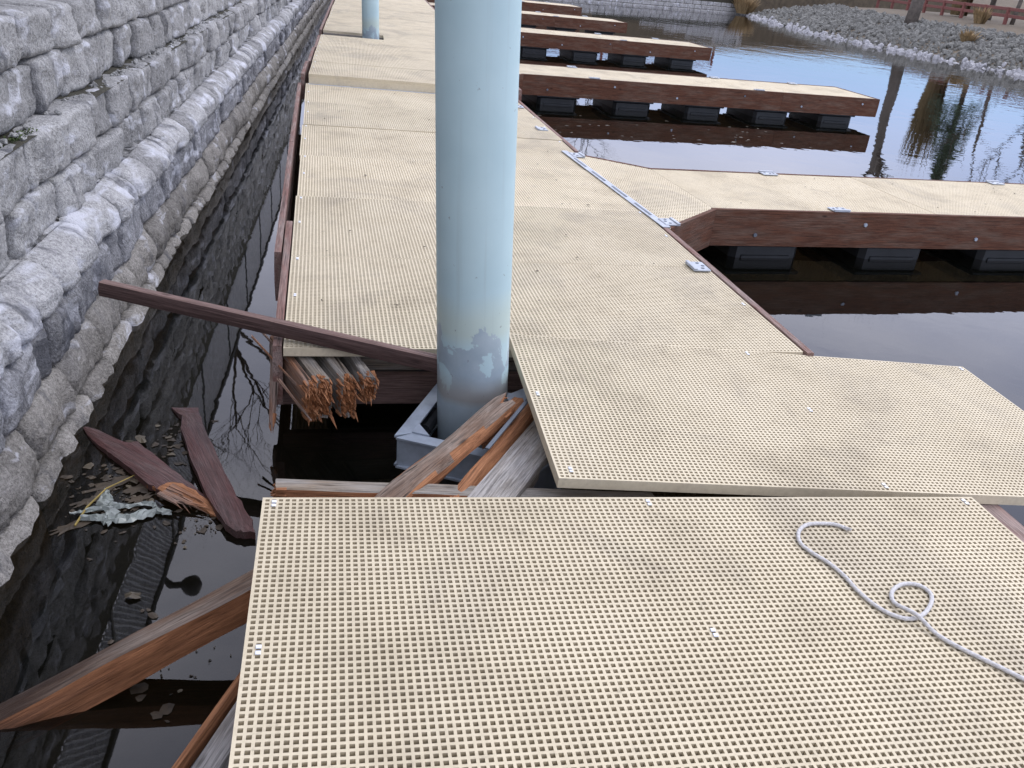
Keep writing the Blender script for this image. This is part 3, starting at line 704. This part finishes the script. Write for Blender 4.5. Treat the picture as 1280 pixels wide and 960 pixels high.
# laminated stringers torn off under the walkway end
SPL = [((-.20, 3.64, -.055), (-.035, 3.20, -.075), .045, .17, BROKEN, 'leftmost torn red timber under the walkway corner'),
       ((-.145, 3.66, -.045), (.012, 3.225, -.062), .066, .18, GREYWOOD, 'torn grey-topped timber second from the walkway corner'),
       ((-.045, 3.66, -.045), (.112, 3.245, -.062), .062, .19, GREYWOOD, 'torn grey-topped timber third from the walkway corner'),
       ((.085, 3.66, -.048), (.202, 3.27, -.07), .055, .12, CHECKWOOD, 'torn grey timber nearest the pile in the splintered bundle')]
for k, (p0, p1, w_, h_, mt, lb) in enumerate(SPL):
    o = timber('broken_timber', lb, 'broken timber', p0, p1, w_, h_, mt, 60 + k, ends=(0, .03), spl=(0, 50), splen=.035, group='splintered stringers under the walkway end', rough=.005)
    L_ = (Vector(p1) - Vector(p0)).length
    # crushed fibres: a lumpy plug of torn wood filling the break
    bm = bmesh.new(); bmesh.ops.create_icosphere(bm, subdivisions=4, radius=1)
    for v_ in bm.verts:
        q = v_.co.copy(); nn = noise.noise(Vector((q.x * 1.2, q.y * 5 + k * 9, q.z * 5))) * .55 + noise.noise(Vector((q.x * 2, q.y * 11, q.z * 11 + k))) * .35
        v_.co = Vector((q.x * .035 + max(0, q.x) * nn * .07, q.y * w_ * .56 * (1 + nn * .3), q.z * h_ * .54 * (1 + nn * .2)))
    me = bpy.data.meshes.new('torn_fibres'); bm.to_mesh(me); bm.free(); obj('torn_fibres', me, TORN, o, Matrix.Translation((L_ - .005, 0, -h_ * .5)))
    spikes_mb(L_ + .005, w_ * 1.1, h_, .05, 30, 700 + k, 1, .05).build('splinters', FRESH, o)
    spikes_mb(L_ - .02, w_ * 1.2, h_, .12, 12, 800 + k, 1, .12).build('long_splinters', FRESH, o)
# hanging strips
for k, (p0, p1, w_, h_, lb) in enumerate([((-.185, 3.50, -.05), (-.20, 3.30, -.30), .05, .02, 'ragged red strip of wood hanging below the walkway corner'),
                                          ((-.27, 3.66, -.02), (-.055, 3.27, -.10), .012, .010, 'upper thin splinter sticking out left of the walkway corner'),
                                          ((-.285, 3.58, -.04), (-.10, 3.30, -.12), .010, .009, 'lower thin splinter sticking out left of the walkway corner'),
                                          ((-.165, 3.33, -.12), (-.06, 3.18, -.19), .016, .012, 'short splinter slanting across the torn timbers')]):
    timber('wood_splinter', lb, 'splinter', p0, p1, w_, h_, BROKEN, 80 + k, ends=(.02, .06), spl=(0, 5 if k == 0 else 0), splen=.06, taper=(1, .5))
timber('cross_timber', 'pale orange-ended timber lying under the far edge of the nearest panel', 'timber', (-.135, 2.40, -.020), (1.2, 2.44, -.15), .075, .10, FRESH, 90, ends=(.01, 0), spl=(24, 0), splen=.02, topmat=GREYWOOD)
timber('broken_timber', 'brown timber with torn upper end leaning on the frame before the pile', 'broken timber', (.155, 2.28, -.06), (.685, 2.86, .005), .088, .075, FRESH, 91, roll=10, ends=(0, .09), spl=(0, 70), splen=.09, rough=.018, topmat=GREYBROWN)
timber('broken_timber', 'short torn red chunk behind the leaning brown timber', 'broken timber', (.62, 2.80, -.07), (.80, 3.0, -.05), .07, .07, FRESH, 95, roll=20, ends=(.04, .04), spl=(6, 8), splen=.04, rough=.009)
timber('broken_timber', 'narrow torn red timber between the leaning timber and the wide grey plank', 'broken timber', (.40, 2.32, -.085), (.86, 3.02, -.055), .045, .07, FRESH, 92, roll=-15, ends=(0, .03), spl=(0, 8), splen=.05, rough=.009)
timber('grey_plank', 'wide checked grey plank running under the left edge of the shifted panel', 'plank', (.50, 2.26, -.075), (1.06, 3.12, -.10), .155, .08, CHECKWOOD, 93, rough=.003)
# beam sliding into the water at lower left
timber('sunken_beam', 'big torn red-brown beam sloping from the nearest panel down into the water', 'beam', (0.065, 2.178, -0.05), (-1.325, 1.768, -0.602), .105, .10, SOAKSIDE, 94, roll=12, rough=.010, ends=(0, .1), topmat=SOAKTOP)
timber('split_plank', 'thin orange split plank sticking out from under the nearest panel at bottom left', 'plank', (-.05, 1.93, -.07), (-.42, 1.30, -.20), .028, .05, FRESH, 96, ends=(0, .06), spl=(0, 4), splen=.06)
timber('grey_beam', 'grey weathered beam poking from under the nearest panel at the bottom edge', 'beam', (.0, 1.93, -.08), (-.38, 1.22, -.20), .075, .11, CHECKWOOD, 97, ends=(0, .03), roll=5)
# boards afloat
def floating(name, label, rows, z, th, mat, seed):
    """rows = left and right edge points across the board with a height each"""
    rnd = random.Random(seed); n = len(rows); fine = []
    for a, b in zip(rows, rows[1:]):
        for k in range(4): fine.append([a[q] + (b[q] - a[q]) * k / 4 for q in range(5)])
    fine.append(list(rows[-1])); v = []; f = []; W_ = 5
    for i, (xl, yl, xr, yr, dz) in enumerate(fine):
        je = .006 if 0 < i < len(fine) - 1 else .014
        for k in range(W_):
            t = k / (W_ - 1); x = xl + (xr - xl) * t; y = yl + (yr - yl) * t
            if k in (0, W_ - 1): x += rnd.uniform(-je, je) * .5; y += rnd.uniform(-je, je)
            v.append((x, y, z + dz + rnd.uniform(-.001, .001) - (.004 if k in (0, W_ - 1) else 0)))
    m_ = len(fine); top = len(v); v += [(x, y, zz - th) for x, y, zz in v]
    for i in range(m_ - 1):
        for k in range(W_ - 1):
            a = i * W_ + k; f.append((a, a + 1, a + W_ + 1, a + W_)); f.append((top + a + W_, top + a + W_ + 1, top + a + 1, top + a))
        a = i * W_; f.append((a, a + W_, top + a + W_, top + a)); a = i * W_ + W_ - 1; f.append((a + W_, a, top + a, top + a + W_))
    for k in range(W_ - 1):
        a = k; f.append((a + 1, a, top + a, top + a + 1)); a = (m_ - 1) * W_ + k; f.append((a, a + 1, top + a + 1, top + a))
    p0 = Vector(((rows[0][0] + rows[0][2]) / 2, (rows[0][1] + rows[0][3]) / 2, z)); p1 = Vector(((rows[-1][0] + rows[-1][2]) / 2, (rows[-1][1] + rows[-1][3]) / 2, z))
    m, _ = frame(p0, p1); mi = m.inverted()
    bm = bmesh.new(); bv = [bm.verts.new(mi @ Vector(p)) for p in v]; [bm.faces.new([bv[i] for i in q]) for q in f]; bmesh.ops.recalc_face_normals(bm, faces=bm.faces[:])
    me = bpy.data.meshes.new(name); bm.to_mesh(me); bm.free(); return tag(obj(name, me, mat, None, m), label, 'board', 'boards floating below the wall'), m
oB, mB_ = floating('floating_board', 'wet brown board floating beside the left corner of the nearest panel, cut square at top', [(-.655, 3.63, -.545, 3.63, .0), (-.60, 3.53, -.52, 3.53, .02), (-.585, 3.40, -.49, 3.40, .03), (-.50, 3.10, -.39, 3.10, .035), (-.42, 2.87, -.31, 2.87, .035), (-.34, 2.70, -.245, 2.71, .03), (-.285, 2.645, -.236, 2.655, .022)], WZ + .012, .032, WETRED, 1)
oA, mA_ = floating('floating_board', 'wet red board floating slantwise from the block wall, torn orange at its near end', [(-1.0, 3.46, -.97, 3.475, .0), (-.86, 3.25, -.80, 3.31, .018), (-.80, 3.18, -.745, 3.305, .022), (-.66, 3.0, -.60, 3.12, .026), (-.60, 2.94, -.52, 3.02, .022), (-.50, 2.90, -.43, 2.91, .012), (-.42, 2.84, -.36, 2.835, -.004)], WZ + .010, .028, WETRED, 2)
_tz = WZ + .026
tw, _m = floating('torn_wood', 'x', [(-.655, 2.99, -.615, 3.015, .0), (-.58, 2.915, -.545, 2.985, .012), (-.52, 2.885, -.47, 2.93, .010), (-.44, 2.835, -.395, 2.845, -.002), (-.36, 2.775, -.345, 2.78, -.02)], _tz, .016, FRESH, 3)
for k_ in ('label', 'category', 'group'): del tw[k_]
tw.parent = oA; tw.matrix_local = mA_.inverted() @ _m
m_, L_ = frame((-.60, 2.95, WZ + .045), (-.33, 2.74, WZ + .022)); spikes_mb(.06, .075, .012, .24, 22, 5).build('splinters', BROKEN, oA, mA_.inverted() @ m_)

# near section frame: right board and stringers under the nearest panel
nf = thing('dock_frame', 'reddish timber edge frame under the nearest grating panels', 'dock frame', (0, 0, 0))
board(nf, (2.385, 2.30, -.062), (2.375, -.6, -.05), h=.25, th=.13, seed=50, mat=FASCIA_TOP)
board(nf, (-.10, 2.0, -.02), (-.10, -.6, .02), h=.16, th=.04, seed=51, mat=GREYWOOD, name='stringer')
for k, xx in enumerate((.55, 1.2, 1.8)): board(nf, (xx, 2.10, -.02 - .022 * k), (xx, -.6, -.02 - .02 * k), h=.16, th=.05, seed=52 + k, mat=GREYWOOD, name='stringer')
for xx in (.75, 1.7): obj('float', FM2, None, nf, Matrix.Translation((xx, .9, -.02)) @ Matrix.Rotation(R(90), 4, 'Z'))

# ------------------------------------------------------------------ rope
def rope():
    uv = [(1.795, -.168), (1.78, -.155), (1.753, -.147), (1.68, -.149), (1.628, -.185), (1.601, -.241), (1.612, -.288), (1.643, -.343), (1.66, -.403), (1.665, -.466), (1.68, -.525), (1.709, -.569), (1.753, -.590), (1.808, -.575), (1.866, -.53), (1.892, -.487), (1.876, -.452), (1.829, -.446), (1.775, -.475), (1.748, -.521), (1.757, -.566), (1.777, -.61), (1.803, -.667), (1.847, -.723), (1.894, -.775), (1.944, -.833), (1.99, -.90), (2.06, -.97), (2.16, -1.03), (2.30, -1.06)]
    r = .0060; pts = []
    n = len(uv)
    for i in range(n - 1):
        p0, p1, p2, p3 = uv[max(i - 1, 0)], uv[i], uv[i + 1], uv[min(i + 2, n - 1)]
        for k in range(6):
            t = k / 6
            q = [.5 * (2 * p1[c] + (p2[c] - p0[c]) * t + (2 * p0[c] - 5 * p1[c] + 4 * p2[c] - p3[c]) * t * t + (3 * p1[c] - p0[c] - 3 * p2[c] + p3[c]) * t ** 3) for c in (0, 1)]
            lift = 0
            if 18 <= i <= 22: lift = .017 * math.exp(-(((q[0] - 1.768) ** 2 + (q[1] + .588) ** 2) / .0022))
            pts.append(Vector((q[0], q[1], r + .001 + lift)))
    b_ = MB(); b_.tube(pts, r, 12); o = b_.build('rope', ROPE, None, NEAR, smooth=True)
    tag(o, 'white rope with one small loop lying on the nearest grating panel', 'rope')
    s_ = MB(); rnd = random.Random(2); e = pts[0]; d = (pts[0] - pts[2]).normalized()
    for k in range(26):
        a = Vector((rnd.uniform(-1, 1), rnd.uniform(-1, 1), rnd.uniform(-.6, 1))) * r * .8; l = rnd.uniform(.008, .024)
        s_.tube([e + a - d * .004, e + a * 1.35 + d * l], [.0016, .0009], 4)
    s_.build('frayed_end', ROPE, o)
    # diagonal strands raised on the rope's surface
    w_ = MB()
    for h in range(3):
        pp = []
        for i, p in enumerate(pts):
            t = (pts[min(i + 1, len(pts) - 1)] - pts[max(i - 1, 0)]).normalized(); sd_ = t.cross(Vector((0, 0, 1))).normalized(); up = sd_.cross(t)
            a = i * 1.0 + h * 2.094; pp.append(p + (sd_ * math.cos(a) + up * math.sin(a)) * r * .62)
        w_.tube(pp, .0033, 6)
    w_.build('strand', ROPE, o, smooth=True)
rope()

# ------------------------------------------------------------------ flotsam by the wall
def crumple(cx, cy, rx, ry, n, seed, z=WZ + .004, amp=.012, rot=0.):
    rnd = random.Random(seed); v = [(cx, cy, z + amp)]; f = []
    for i in range(n):
        a = 2 * math.pi * i / n; k = rnd.uniform(.45, 1.1); x, y = rx * k * math.cos(a), ry * k * math.sin(a)
        v.append((cx + x * math.cos(rot) - y * math.sin(rot), cy + x * math.sin(rot) + y * math.cos(rot), z + rnd.uniform(0, amp)))
    for i in range(n): f.append((0, 1 + i, 1 + (i + 1) % n))
    return v, f
mb = MB(); ml = MB(); rl = random.Random(12)
for k in range(330):
    if k < 190: x, y = rl.gauss(-.76, .10), rl.gauss(2.98, .13)
    elif k < 240: x, y = rl.gauss(-.60, .09), rl.gauss(3.32, .12)
    elif k < 290: x, y = rl.gauss(-.42, .07), rl.gauss(2.74, .07)
    else: x, y = rl.gauss(-.45, .09), rl.gauss(2.10, .10)
    if x < xw(y) + .04: continue
    s = rl.choice([.005, .007, .010, .014, .024]) * rl.uniform(.7, 1.2)
    (mb if rl.random() < .85 else ml).add(*crumple(x, y, s, s * rl.uniform(.4, .95), 9, k, WZ + .0015, .003, rl.random() * 6.3))
for k, (x, y, s) in enumerate([(-.80, 3.03, .10), (-.70, 2.99, .08), (-.86, 2.92, .07), (-.67, 2.93, .06), (-.88, 2.76, .08)]):
    mb.add(*crumple(x, y, s, s * .4, 22, 500 + k, WZ + .001, .004, .6))
kind(mb.build('floating_leaves', LEAF), 'stuff')['label'] = 'brown rotting leaves floating between the wall and the dock'
kind(ml.build('pale_floating_leaves', LEAFP), 'stuff')['label'] = 'paler leaf scraps floating by the wall'
def rag(pts, w_, seed, z=WZ + .006):
    """a torn, crinkled strip following pts"""
    rnd = random.Random(seed); b_ = MB(); v = []; f = []; rows = []
    for a, b in zip(pts, pts[1:]):
        for k in range(6): rows.append((a[0] + (b[0] - a[0]) * k / 6, a[1] + (b[1] - a[1]) * k / 6))
    rows.append(pts[-1]); n = len(rows)
    for i, (x, y) in enumerate(rows):
        d = Vector((rows[min(i + 1, n - 1)][0] - rows[max(i - 1, 0)][0], rows[min(i + 1, n - 1)][1] - rows[max(i - 1, 0)][1])).normalized(); q = Vector((-d.y, d.x)); ww = w_ * (.35 + .65 * math.sin(math.pi * (i + .6) / (n + .2)))
        for k in range(5):
            t = (k - 2) / 2 * ww * (rnd.uniform(.55, 1.25) if k in (0, 4) else 1); v.append((x + q.x * t + rnd.uniform(-.004, .004), y + q.y * t + rnd.uniform(-.004, .004), z + rnd.uniform(0, .018) * (1 if k not in (0, 4) else .4)))
    for i in range(n - 1):
        for k in range(4): a = i * 5 + k; f.append((a, a + 1, a + 6, a + 5))
    b_.add(v, f); return b_
sc_ = rag([(-.86, 2.80), (-.78, 2.80), (-.70, 2.79), (-.60, 2.83), (-.54, 2.815)], .030, 3); q_ = rag([(-.80, 2.98), (-.79, 2.90), (-.755, 2.83), (-.76, 2.75)], .030, 4); sc_.add(q_.v, q_.f); q_ = rag([(-.90, 2.83), (-.80, 2.855), (-.70, 2.87), (-.62, 2.88), (-.60, 2.85)], .014, 5); sc_.add(q_.v, q_.f)
tag(sc_.build('plastic_scrap', PLAST), 'crumpled pale green plastic scrap floating beside the block wall', 'plastic scrap')
mb = MB(); mb.tube([(-.865, 2.76, WZ + .008), (-.845, 2.86, WZ + .018), (-.80, 2.97, WZ + .024), (-.70, 3.10, WZ + .01)], [.004, .004, .003, .0015], 6)
tag(mb.build('reed_stalk', YEL), 'thin yellow stalk floating across the plastic scrap', 'stalk')
for k, (x, y, s, lb) in enumerate([(-.60, 2.36, .035, 'pale curled leaf floating below the slanting red board'), (-.36, 2.22, .03, 'curled leaf floating above the sunken beam'), (-.74, 3.36, .05, 'brown leaf clump floating above the slanting red board')]):
    mb = MB(); mb.add(*crumple(x, y, s, s * .5, 10, 90 + k, WZ + .004, .014, k)); tag(mb.build('curled_leaf', LEAFP), lb, 'leaf', 'single curled leaves on the water')
mb = MB()
for k in range(46):
    x, y = random.uniform(2.5, 7), random.uniform(10.6, 12.3); s = random.uniform(.012, .03); mb.add(*crumple(x, y, s * 1.6, s, 6, k, WZ + .003, .003))
kind(mb.build('floating_flecks', LEAFP), 'stuff')['label'] = 'pale flecks floating in front of the second finger dock'

dl = MB(); rd = random.Random(77)
for k in range(70):
    if k < 46: x, y, z = rd.uniform(0, 2.2), rd.uniform(3.7, 10.3), .006
    else: x = rd.uniform(3.1, 8.5); y = 5.9 + (x - 2.91) * math.tan(FA) + rd.uniform(.1, 1.15); z = .006
    q = rd.uniform(.006, .018); dl.add(*crumple(x, y, q, q * rd.uniform(.2, .7), 7, 900 + k, z, .006, rd.random() * 6.3))
kind(dl.build('deck_litter', LEAF), 'stuff')['label'] = 'dark leaf crumbs and bark bits scattered over the walkway and nearest finger dock'

# ------------------------------------------------------------------ riprap and far wall
def riprap():
    base = []
    for k in range(6):
        bm = bmesh.new(); bmesh.ops.create_icosphere(bm, subdivisions=1, radius=1); rnd = random.Random(k)
        for v_ in bm.verts:
            v_.co *= rnd.uniform(.7, 1.15)
        base.append(([v_.co.copy() for v_ in bm.verts], [tuple(x.index for x in f_.verts) for f_ in bm.faces])); bm.free()
    a_, p_ = MB(), MB(); rnd = random.Random(5)
    seg = [(i, (Vector(SH[i + 1]) - Vector(SH[i])).length) for i in range(2, len(SH) - 1)]
    def put(b2, i, k, d, s):
        p0, n0 = shore_pt(i); p1, n1 = shore_pt(i + 1); p = p0.lerp(p1, k); n = n0.lerp(n1, k).normalized()
        zz = np.interp(d, [q[0] for q in PROF], [q[1] for q in PROF])
        mt = Matrix.Translation((p.x + n.x * d, p.y + n.y * d, zz + s * .25)) @ Euler((rnd.random() * 6, rnd.random() * 6, rnd.random() * 6)).to_matrix().to_4x4() @ Matrix.Diagonal((s, s * rnd.uniform(.5, .9), s * rnd.uniform(.4, .75), 1))
        v_, f_ = rnd.choice(base); b2.add([mt @ q for q in v_], f_)
    for i, ln in seg:
        for _ in range(int(ln * 260)): put(a_, i, rnd.random(), rnd.uniform(.2, 5.2), rnd.choice([.05, .065, .085, .11, .17]) * rnd.uniform(.8, 1.2))
        for _ in range(int(ln * 16)): put(p_, i, rnd.random(), rnd.gauss(.12, .20), rnd.uniform(.10, .22))
    kind(a_.build('riprap', RIP), 'stuff')['label'] = 'grey-green rubble bank along the right shore'
    kind(p_.build('waterline_riprap', RIPW), 'stuff')['label'] = 'pale rubble along the right waterline'
riprap()
fwall = thing('far_retaining_wall', 'distant grey block wall at the far end of the water', 'retaining wall', (0, 0, 0))
def farwall():
    b_ = MB(); rnd = random.Random(8); A_ = Vector((-2, 42.4)); B_ = Vector((24.4, 50.85)); d = (B_ - A_); ln = d.length; t = d / ln; ang = math.atan2(t.y, t.x)
    mtb = Matrix.Translation((A_.x, A_.y, 0)) @ Matrix.Rotation(ang, 4, 'Z')
    for c in range(9):
        x = 9.0 - rnd.random()
        while x < ln:
            l = rnd.choice([.4, .5, .6]); b_.box((x + .008, .05 * c - .02 + rnd.uniform(-.012, .012), -.55 + .22 * c + .006), (x + l - .008, .05 * c + .3, -.55 + .22 * (c + 1) - .012), .02, mtb); x += l
    kind(b_.build('stone_blocks', ST_GREY, fwall), 'stuff')
    b_ = MB(); b_.box((0, .10, -1), (ln, .3, .35), 0, mtb); b_.box((0, .34, .2), (ln, .6, 1.35), 0, mtb); b_.build('earth_backfill', SOIL, fwall)
farwall()

# ------------------------------------------------------------------ far things: rails, trees, dry grass
def rail_fence(label, pts, h, group=None):
    t = thing('rail_fence', label, 'fence', (0, 0, 0), group=group)
    for (x, y, z) in pts:
        b_ = MB(); b_.box((x - .07, y - .07, z - .2), (x + .07, y + .07, z + h), .015); b_.build('post', REDRAIL, t)
    for a, c in zip(pts, pts[1:]):
        for hz in (h - .08, h * .5):
            m_, L_ = frame(Vector(a) + Vector((0, 0, hz)), Vector(c) + Vector((0, 0, hz))); b_ = MB(); b_.box((0, -.035, -.07), (L_, .035, .07), .01); b_.build('rail', REDRAIL, t, m_)
def bank_z(x, y):
    best = 1e9; z = .8
    for i in range(len(SH) - 1):
        a = Vector(SH[i]); b = Vector(SH[i + 1]); ab = b - a; k = max(0, min(1, (Vector((x, y)) - a).dot(ab) / ab.length_squared)); dd_ = (Vector((x, y)) - (a + ab * k)).length
        if dd_ < best: best = dd_
    return float(np.interp(best, [q[0] for q in PROF], [q[1] for q in PROF]))
pts = []
for i in range(12):
    k = i / 11; x = 30.0 + 3.5 * k; y = 30 + 22 * k; pts.append((x, y, bank_z(x, y)))
rail_fence('red-brown post and rail fence on the bank beyond the rubble shore', pts[:], .75)
pts = [(2 + 2.1 * i, 48.5 + .67 * i, 2.1) for i in range(12)]
rail_fence('red-brown post and rail fence above the far block wall', pts, 1.0)

def bare_tree(name, label, base, h, rad, seed, lean=(0, 0), depth=5, green=False, twigs=True, spread=.55, cat='tree', group=None):
    t = thing(name, label, cat, base, group=group); rnd = random.Random(seed); tr, cr = MB(), MB()
    def grow(p, d, l, r, lev):
        n = 4; pts_ = [p]; rr = [r]
        for i in range(n):
            d = (d + Vector((rnd.gauss(0, .09), rnd.gauss(0, .09), rnd.gauss(.02, .05)))).normalized(); p = p + d * l / n; pts_.append(p); rr.append(r * (1 - .45 * (i + 1) / n))
        (tr if lev == 0 else cr).tube(pts_, rr, 7 if lev < 2 else 4, cap=(lev == 0))
        if lev >= depth: return
        for k in range(rnd.choice([3, 4]) if lev < 3 else 3):
            i = rnd.randint(2, n) if lev else rnd.randint(2, n); a = rnd.random() * 6.3; sd_ = Vector((math.cos(a), math.sin(a), .25)); nd = (d * (1 - spread * .5) + sd_ * spread).normalized()
            grow(pts_[i], nd, l * rnd.uniform(.55, .78), rr[i] * rnd.uniform(.5, .7), lev + 1)
    grow(Vector((0, 0, -.3)), Vector((lean[0], lean[1], 1)).normalized(), h * .42, rad, 0)
    tr.build('trunk', BARK, t, smooth=True); cr.build('crown', TWIG, t)
    return t
def conifer(label, base, h, rad, seed):
    t = thing('conifer_tree', label, 'tree', base); rnd = random.Random(seed); tr, cr = MB(), MB()
    tr.tube([(0, 0, -.3), (0, 0, h * .5), (0, 0, h)], [h * .025, h * .015, .01], 8); tr.build('trunk', BARK, t, smooth=True)
    for k in range(420):
        z = h * (.30 + .69 * rnd.random() ** .9); L2 = rad * (1 - z / h) * rnd.uniform(.6, 1.15) + .15; a = rnd.random() * 6.3
        for j in range(14):
            q = rnd.random() ** .7; x, y = math.cos(a) * L2 * q, math.sin(a) * L2 * q; zz = z - L2 * q * .35
            s = rnd.uniform(.10, .24); b1 = Vector((rnd.uniform(-1, 1), rnd.uniform(-1, 1), rnd.uniform(-.8, .3))).normalized() * s; b2 = b1.orthogonal().normalized() * s * .35
            p_ = Vector((x, y, zz)); cr.add([p_ - b2, p_ + b1, p_ + b2], [(0, 1, 2)])
    cr.build('crown', NEEDLE, t)
bare_tree('bare_tree', 'thick grey bare tree trunk at the top of the rubble shore', (25.75, 37.1, .48), 13, .30, 21, (.1, .02), 5)
bare_tree('bare_tree', 'slender bare tree behind the rail fence, right of the thick trunk', (31.9, 38.3, .80), 9, .11, 22, (.02, 0), 3)
bare_tree('bare_tree', 'thin bare tree farther right on the bank, mirrored in the water', (33.4, 37.6, .85), 10, .10, 23, (0, 0), 3)
bare_tree('bare_tree', 'bare tree behind the far block wall', (15, 56, 2), 11, .25, 24, (0, 0), 5)
conifer('dark green conifer on the right bank, mirrored in the water', (33.2, 41.6, .85), 6.0, 2.2, 31)
def shrub(name, label, base, h, w_, n, mat, seed, cat):
    b_ = MB(); rnd = random.Random(seed)
    for k in range(n):
        a = rnd.random() * 6.3; r = w_ * rnd.random() ** .5; p0 = Vector((math.cos(a) * r * .4, math.sin(a) * r * .4, 0)); tip = Vector((math.cos(a) * r, math.sin(a) * r, h * rnd.uniform(.5, 1))); s = .012 + .01 * rnd.random()
        sd_ = Vector((-math.sin(a + rnd.random()), math.cos(a + rnd.random()), 0)) * s * 2; mid = p0.lerp(tip, .55) + Vector((0, 0, h * .1))
        b_.add([p0 - sd_, p0 + sd_, mid + sd_ * .8, mid - sd_ * .8, tip], [(0, 1, 2, 3), (3, 2, 4)])
    o = b_.build(name, mat, None, None, base); return tag(o, label, cat)
shrub('grass_tuft', 'tan dry grass tuft where the far wall meets the rubble shore', (23.9, 50.1, -.35), 1.1, 1.0, 260, TAN, 1, 'grass tuft')
shrub('grass_tuft', 'tan dry grass tuft by the rail fence on the bank', (29.6, 37.6, .68), .8, .5, 160, TAN, 2, 'grass tuft')
shrub('grass_tuft', 'small tan grass tuft growing out of the rubble shore', (24.6, 31.6, .15), .5, .5, 90, TAN, 3, 'grass tuft')
shrub('dry_shrub', 'tall ochre dry shrub on the bank, mirrored in the water', (33.4, 44.2, .85), 6.0, 1.0, 420, OCHRE, 4, 'shrub')

# above the left wall: mesh fence, lamp and bare trees that show only mirrored in the water
fn = thing('mesh_fence', 'chain-link fence with black rail on top of the block wall, mirrored in the water', 'fence', (0, 0, 0))
fy = [-1 + 2.4 * i for i in range(14)]
for y in fy:
    b_ = MB(); b_.tube([(xw(y) - .86, y, 2.95), (xw(y) - .86, y, 4.1)], .03, 8); b_.build('post', BLACKM, fn)
for y0, y1 in zip(fy, fy[1:]):
    b_ = MB(); b_.tube([(xw(y0) - .86, y0, 4.08), (xw(y1) - .86, y1, 4.08)], .05, 8); b_.build('rail', BLACKM, fn)
b_ = MB(); sp_ = .075
y = -1.0
while y < 30:
    for s in (-1, 1):
        ya, yb = (y, y + 1.0) if s > 0 else (y + 1.0, y)
        b_.tube([(xw(ya) - .86, ya, 3.05), (xw(yb) - .86, yb, 4.05)], .011, 4, cap=False)
    y += sp_
kind(b_.build('wire_mesh', WIRE, fn), 'stuff')
lp = thing('globe_lamp', 'black globe lamp on an arm above the wall, mirrored in the water', 'lamp', (-1.50, 8.5, 4.66))
b_ = MB(); bmq = bmesh.new(); bmesh.ops.create_uvsphere(bmq, u_segments=20, v_segments=12, radius=.115); me = bpy.data.meshes.new('globe'); bmq.to_mesh(me); bmq.free(); obj('globe', me, BLACKM, lp)
b_.tube([(0, 0, 0), (-.22, 0, -.01), (-.36, 0, -.2), (-.36, 0, -1.7)], .042, 8); b_.build('arm', BLACKM, lp)
bare_tree('bare_shrub', 'bare twiggy tree overhanging the far part of the block wall', (-2.6, 17, 3.1), 7, .10, 51, (.22, 0), 5, cat='tree')
bare_tree('bare_shrub', 'bare twiggy shrub behind the mesh fence near the lamp', (-2.5, 12, 3.1), 5.0, .08, 52, (.3, 0), 5, cat='tree')
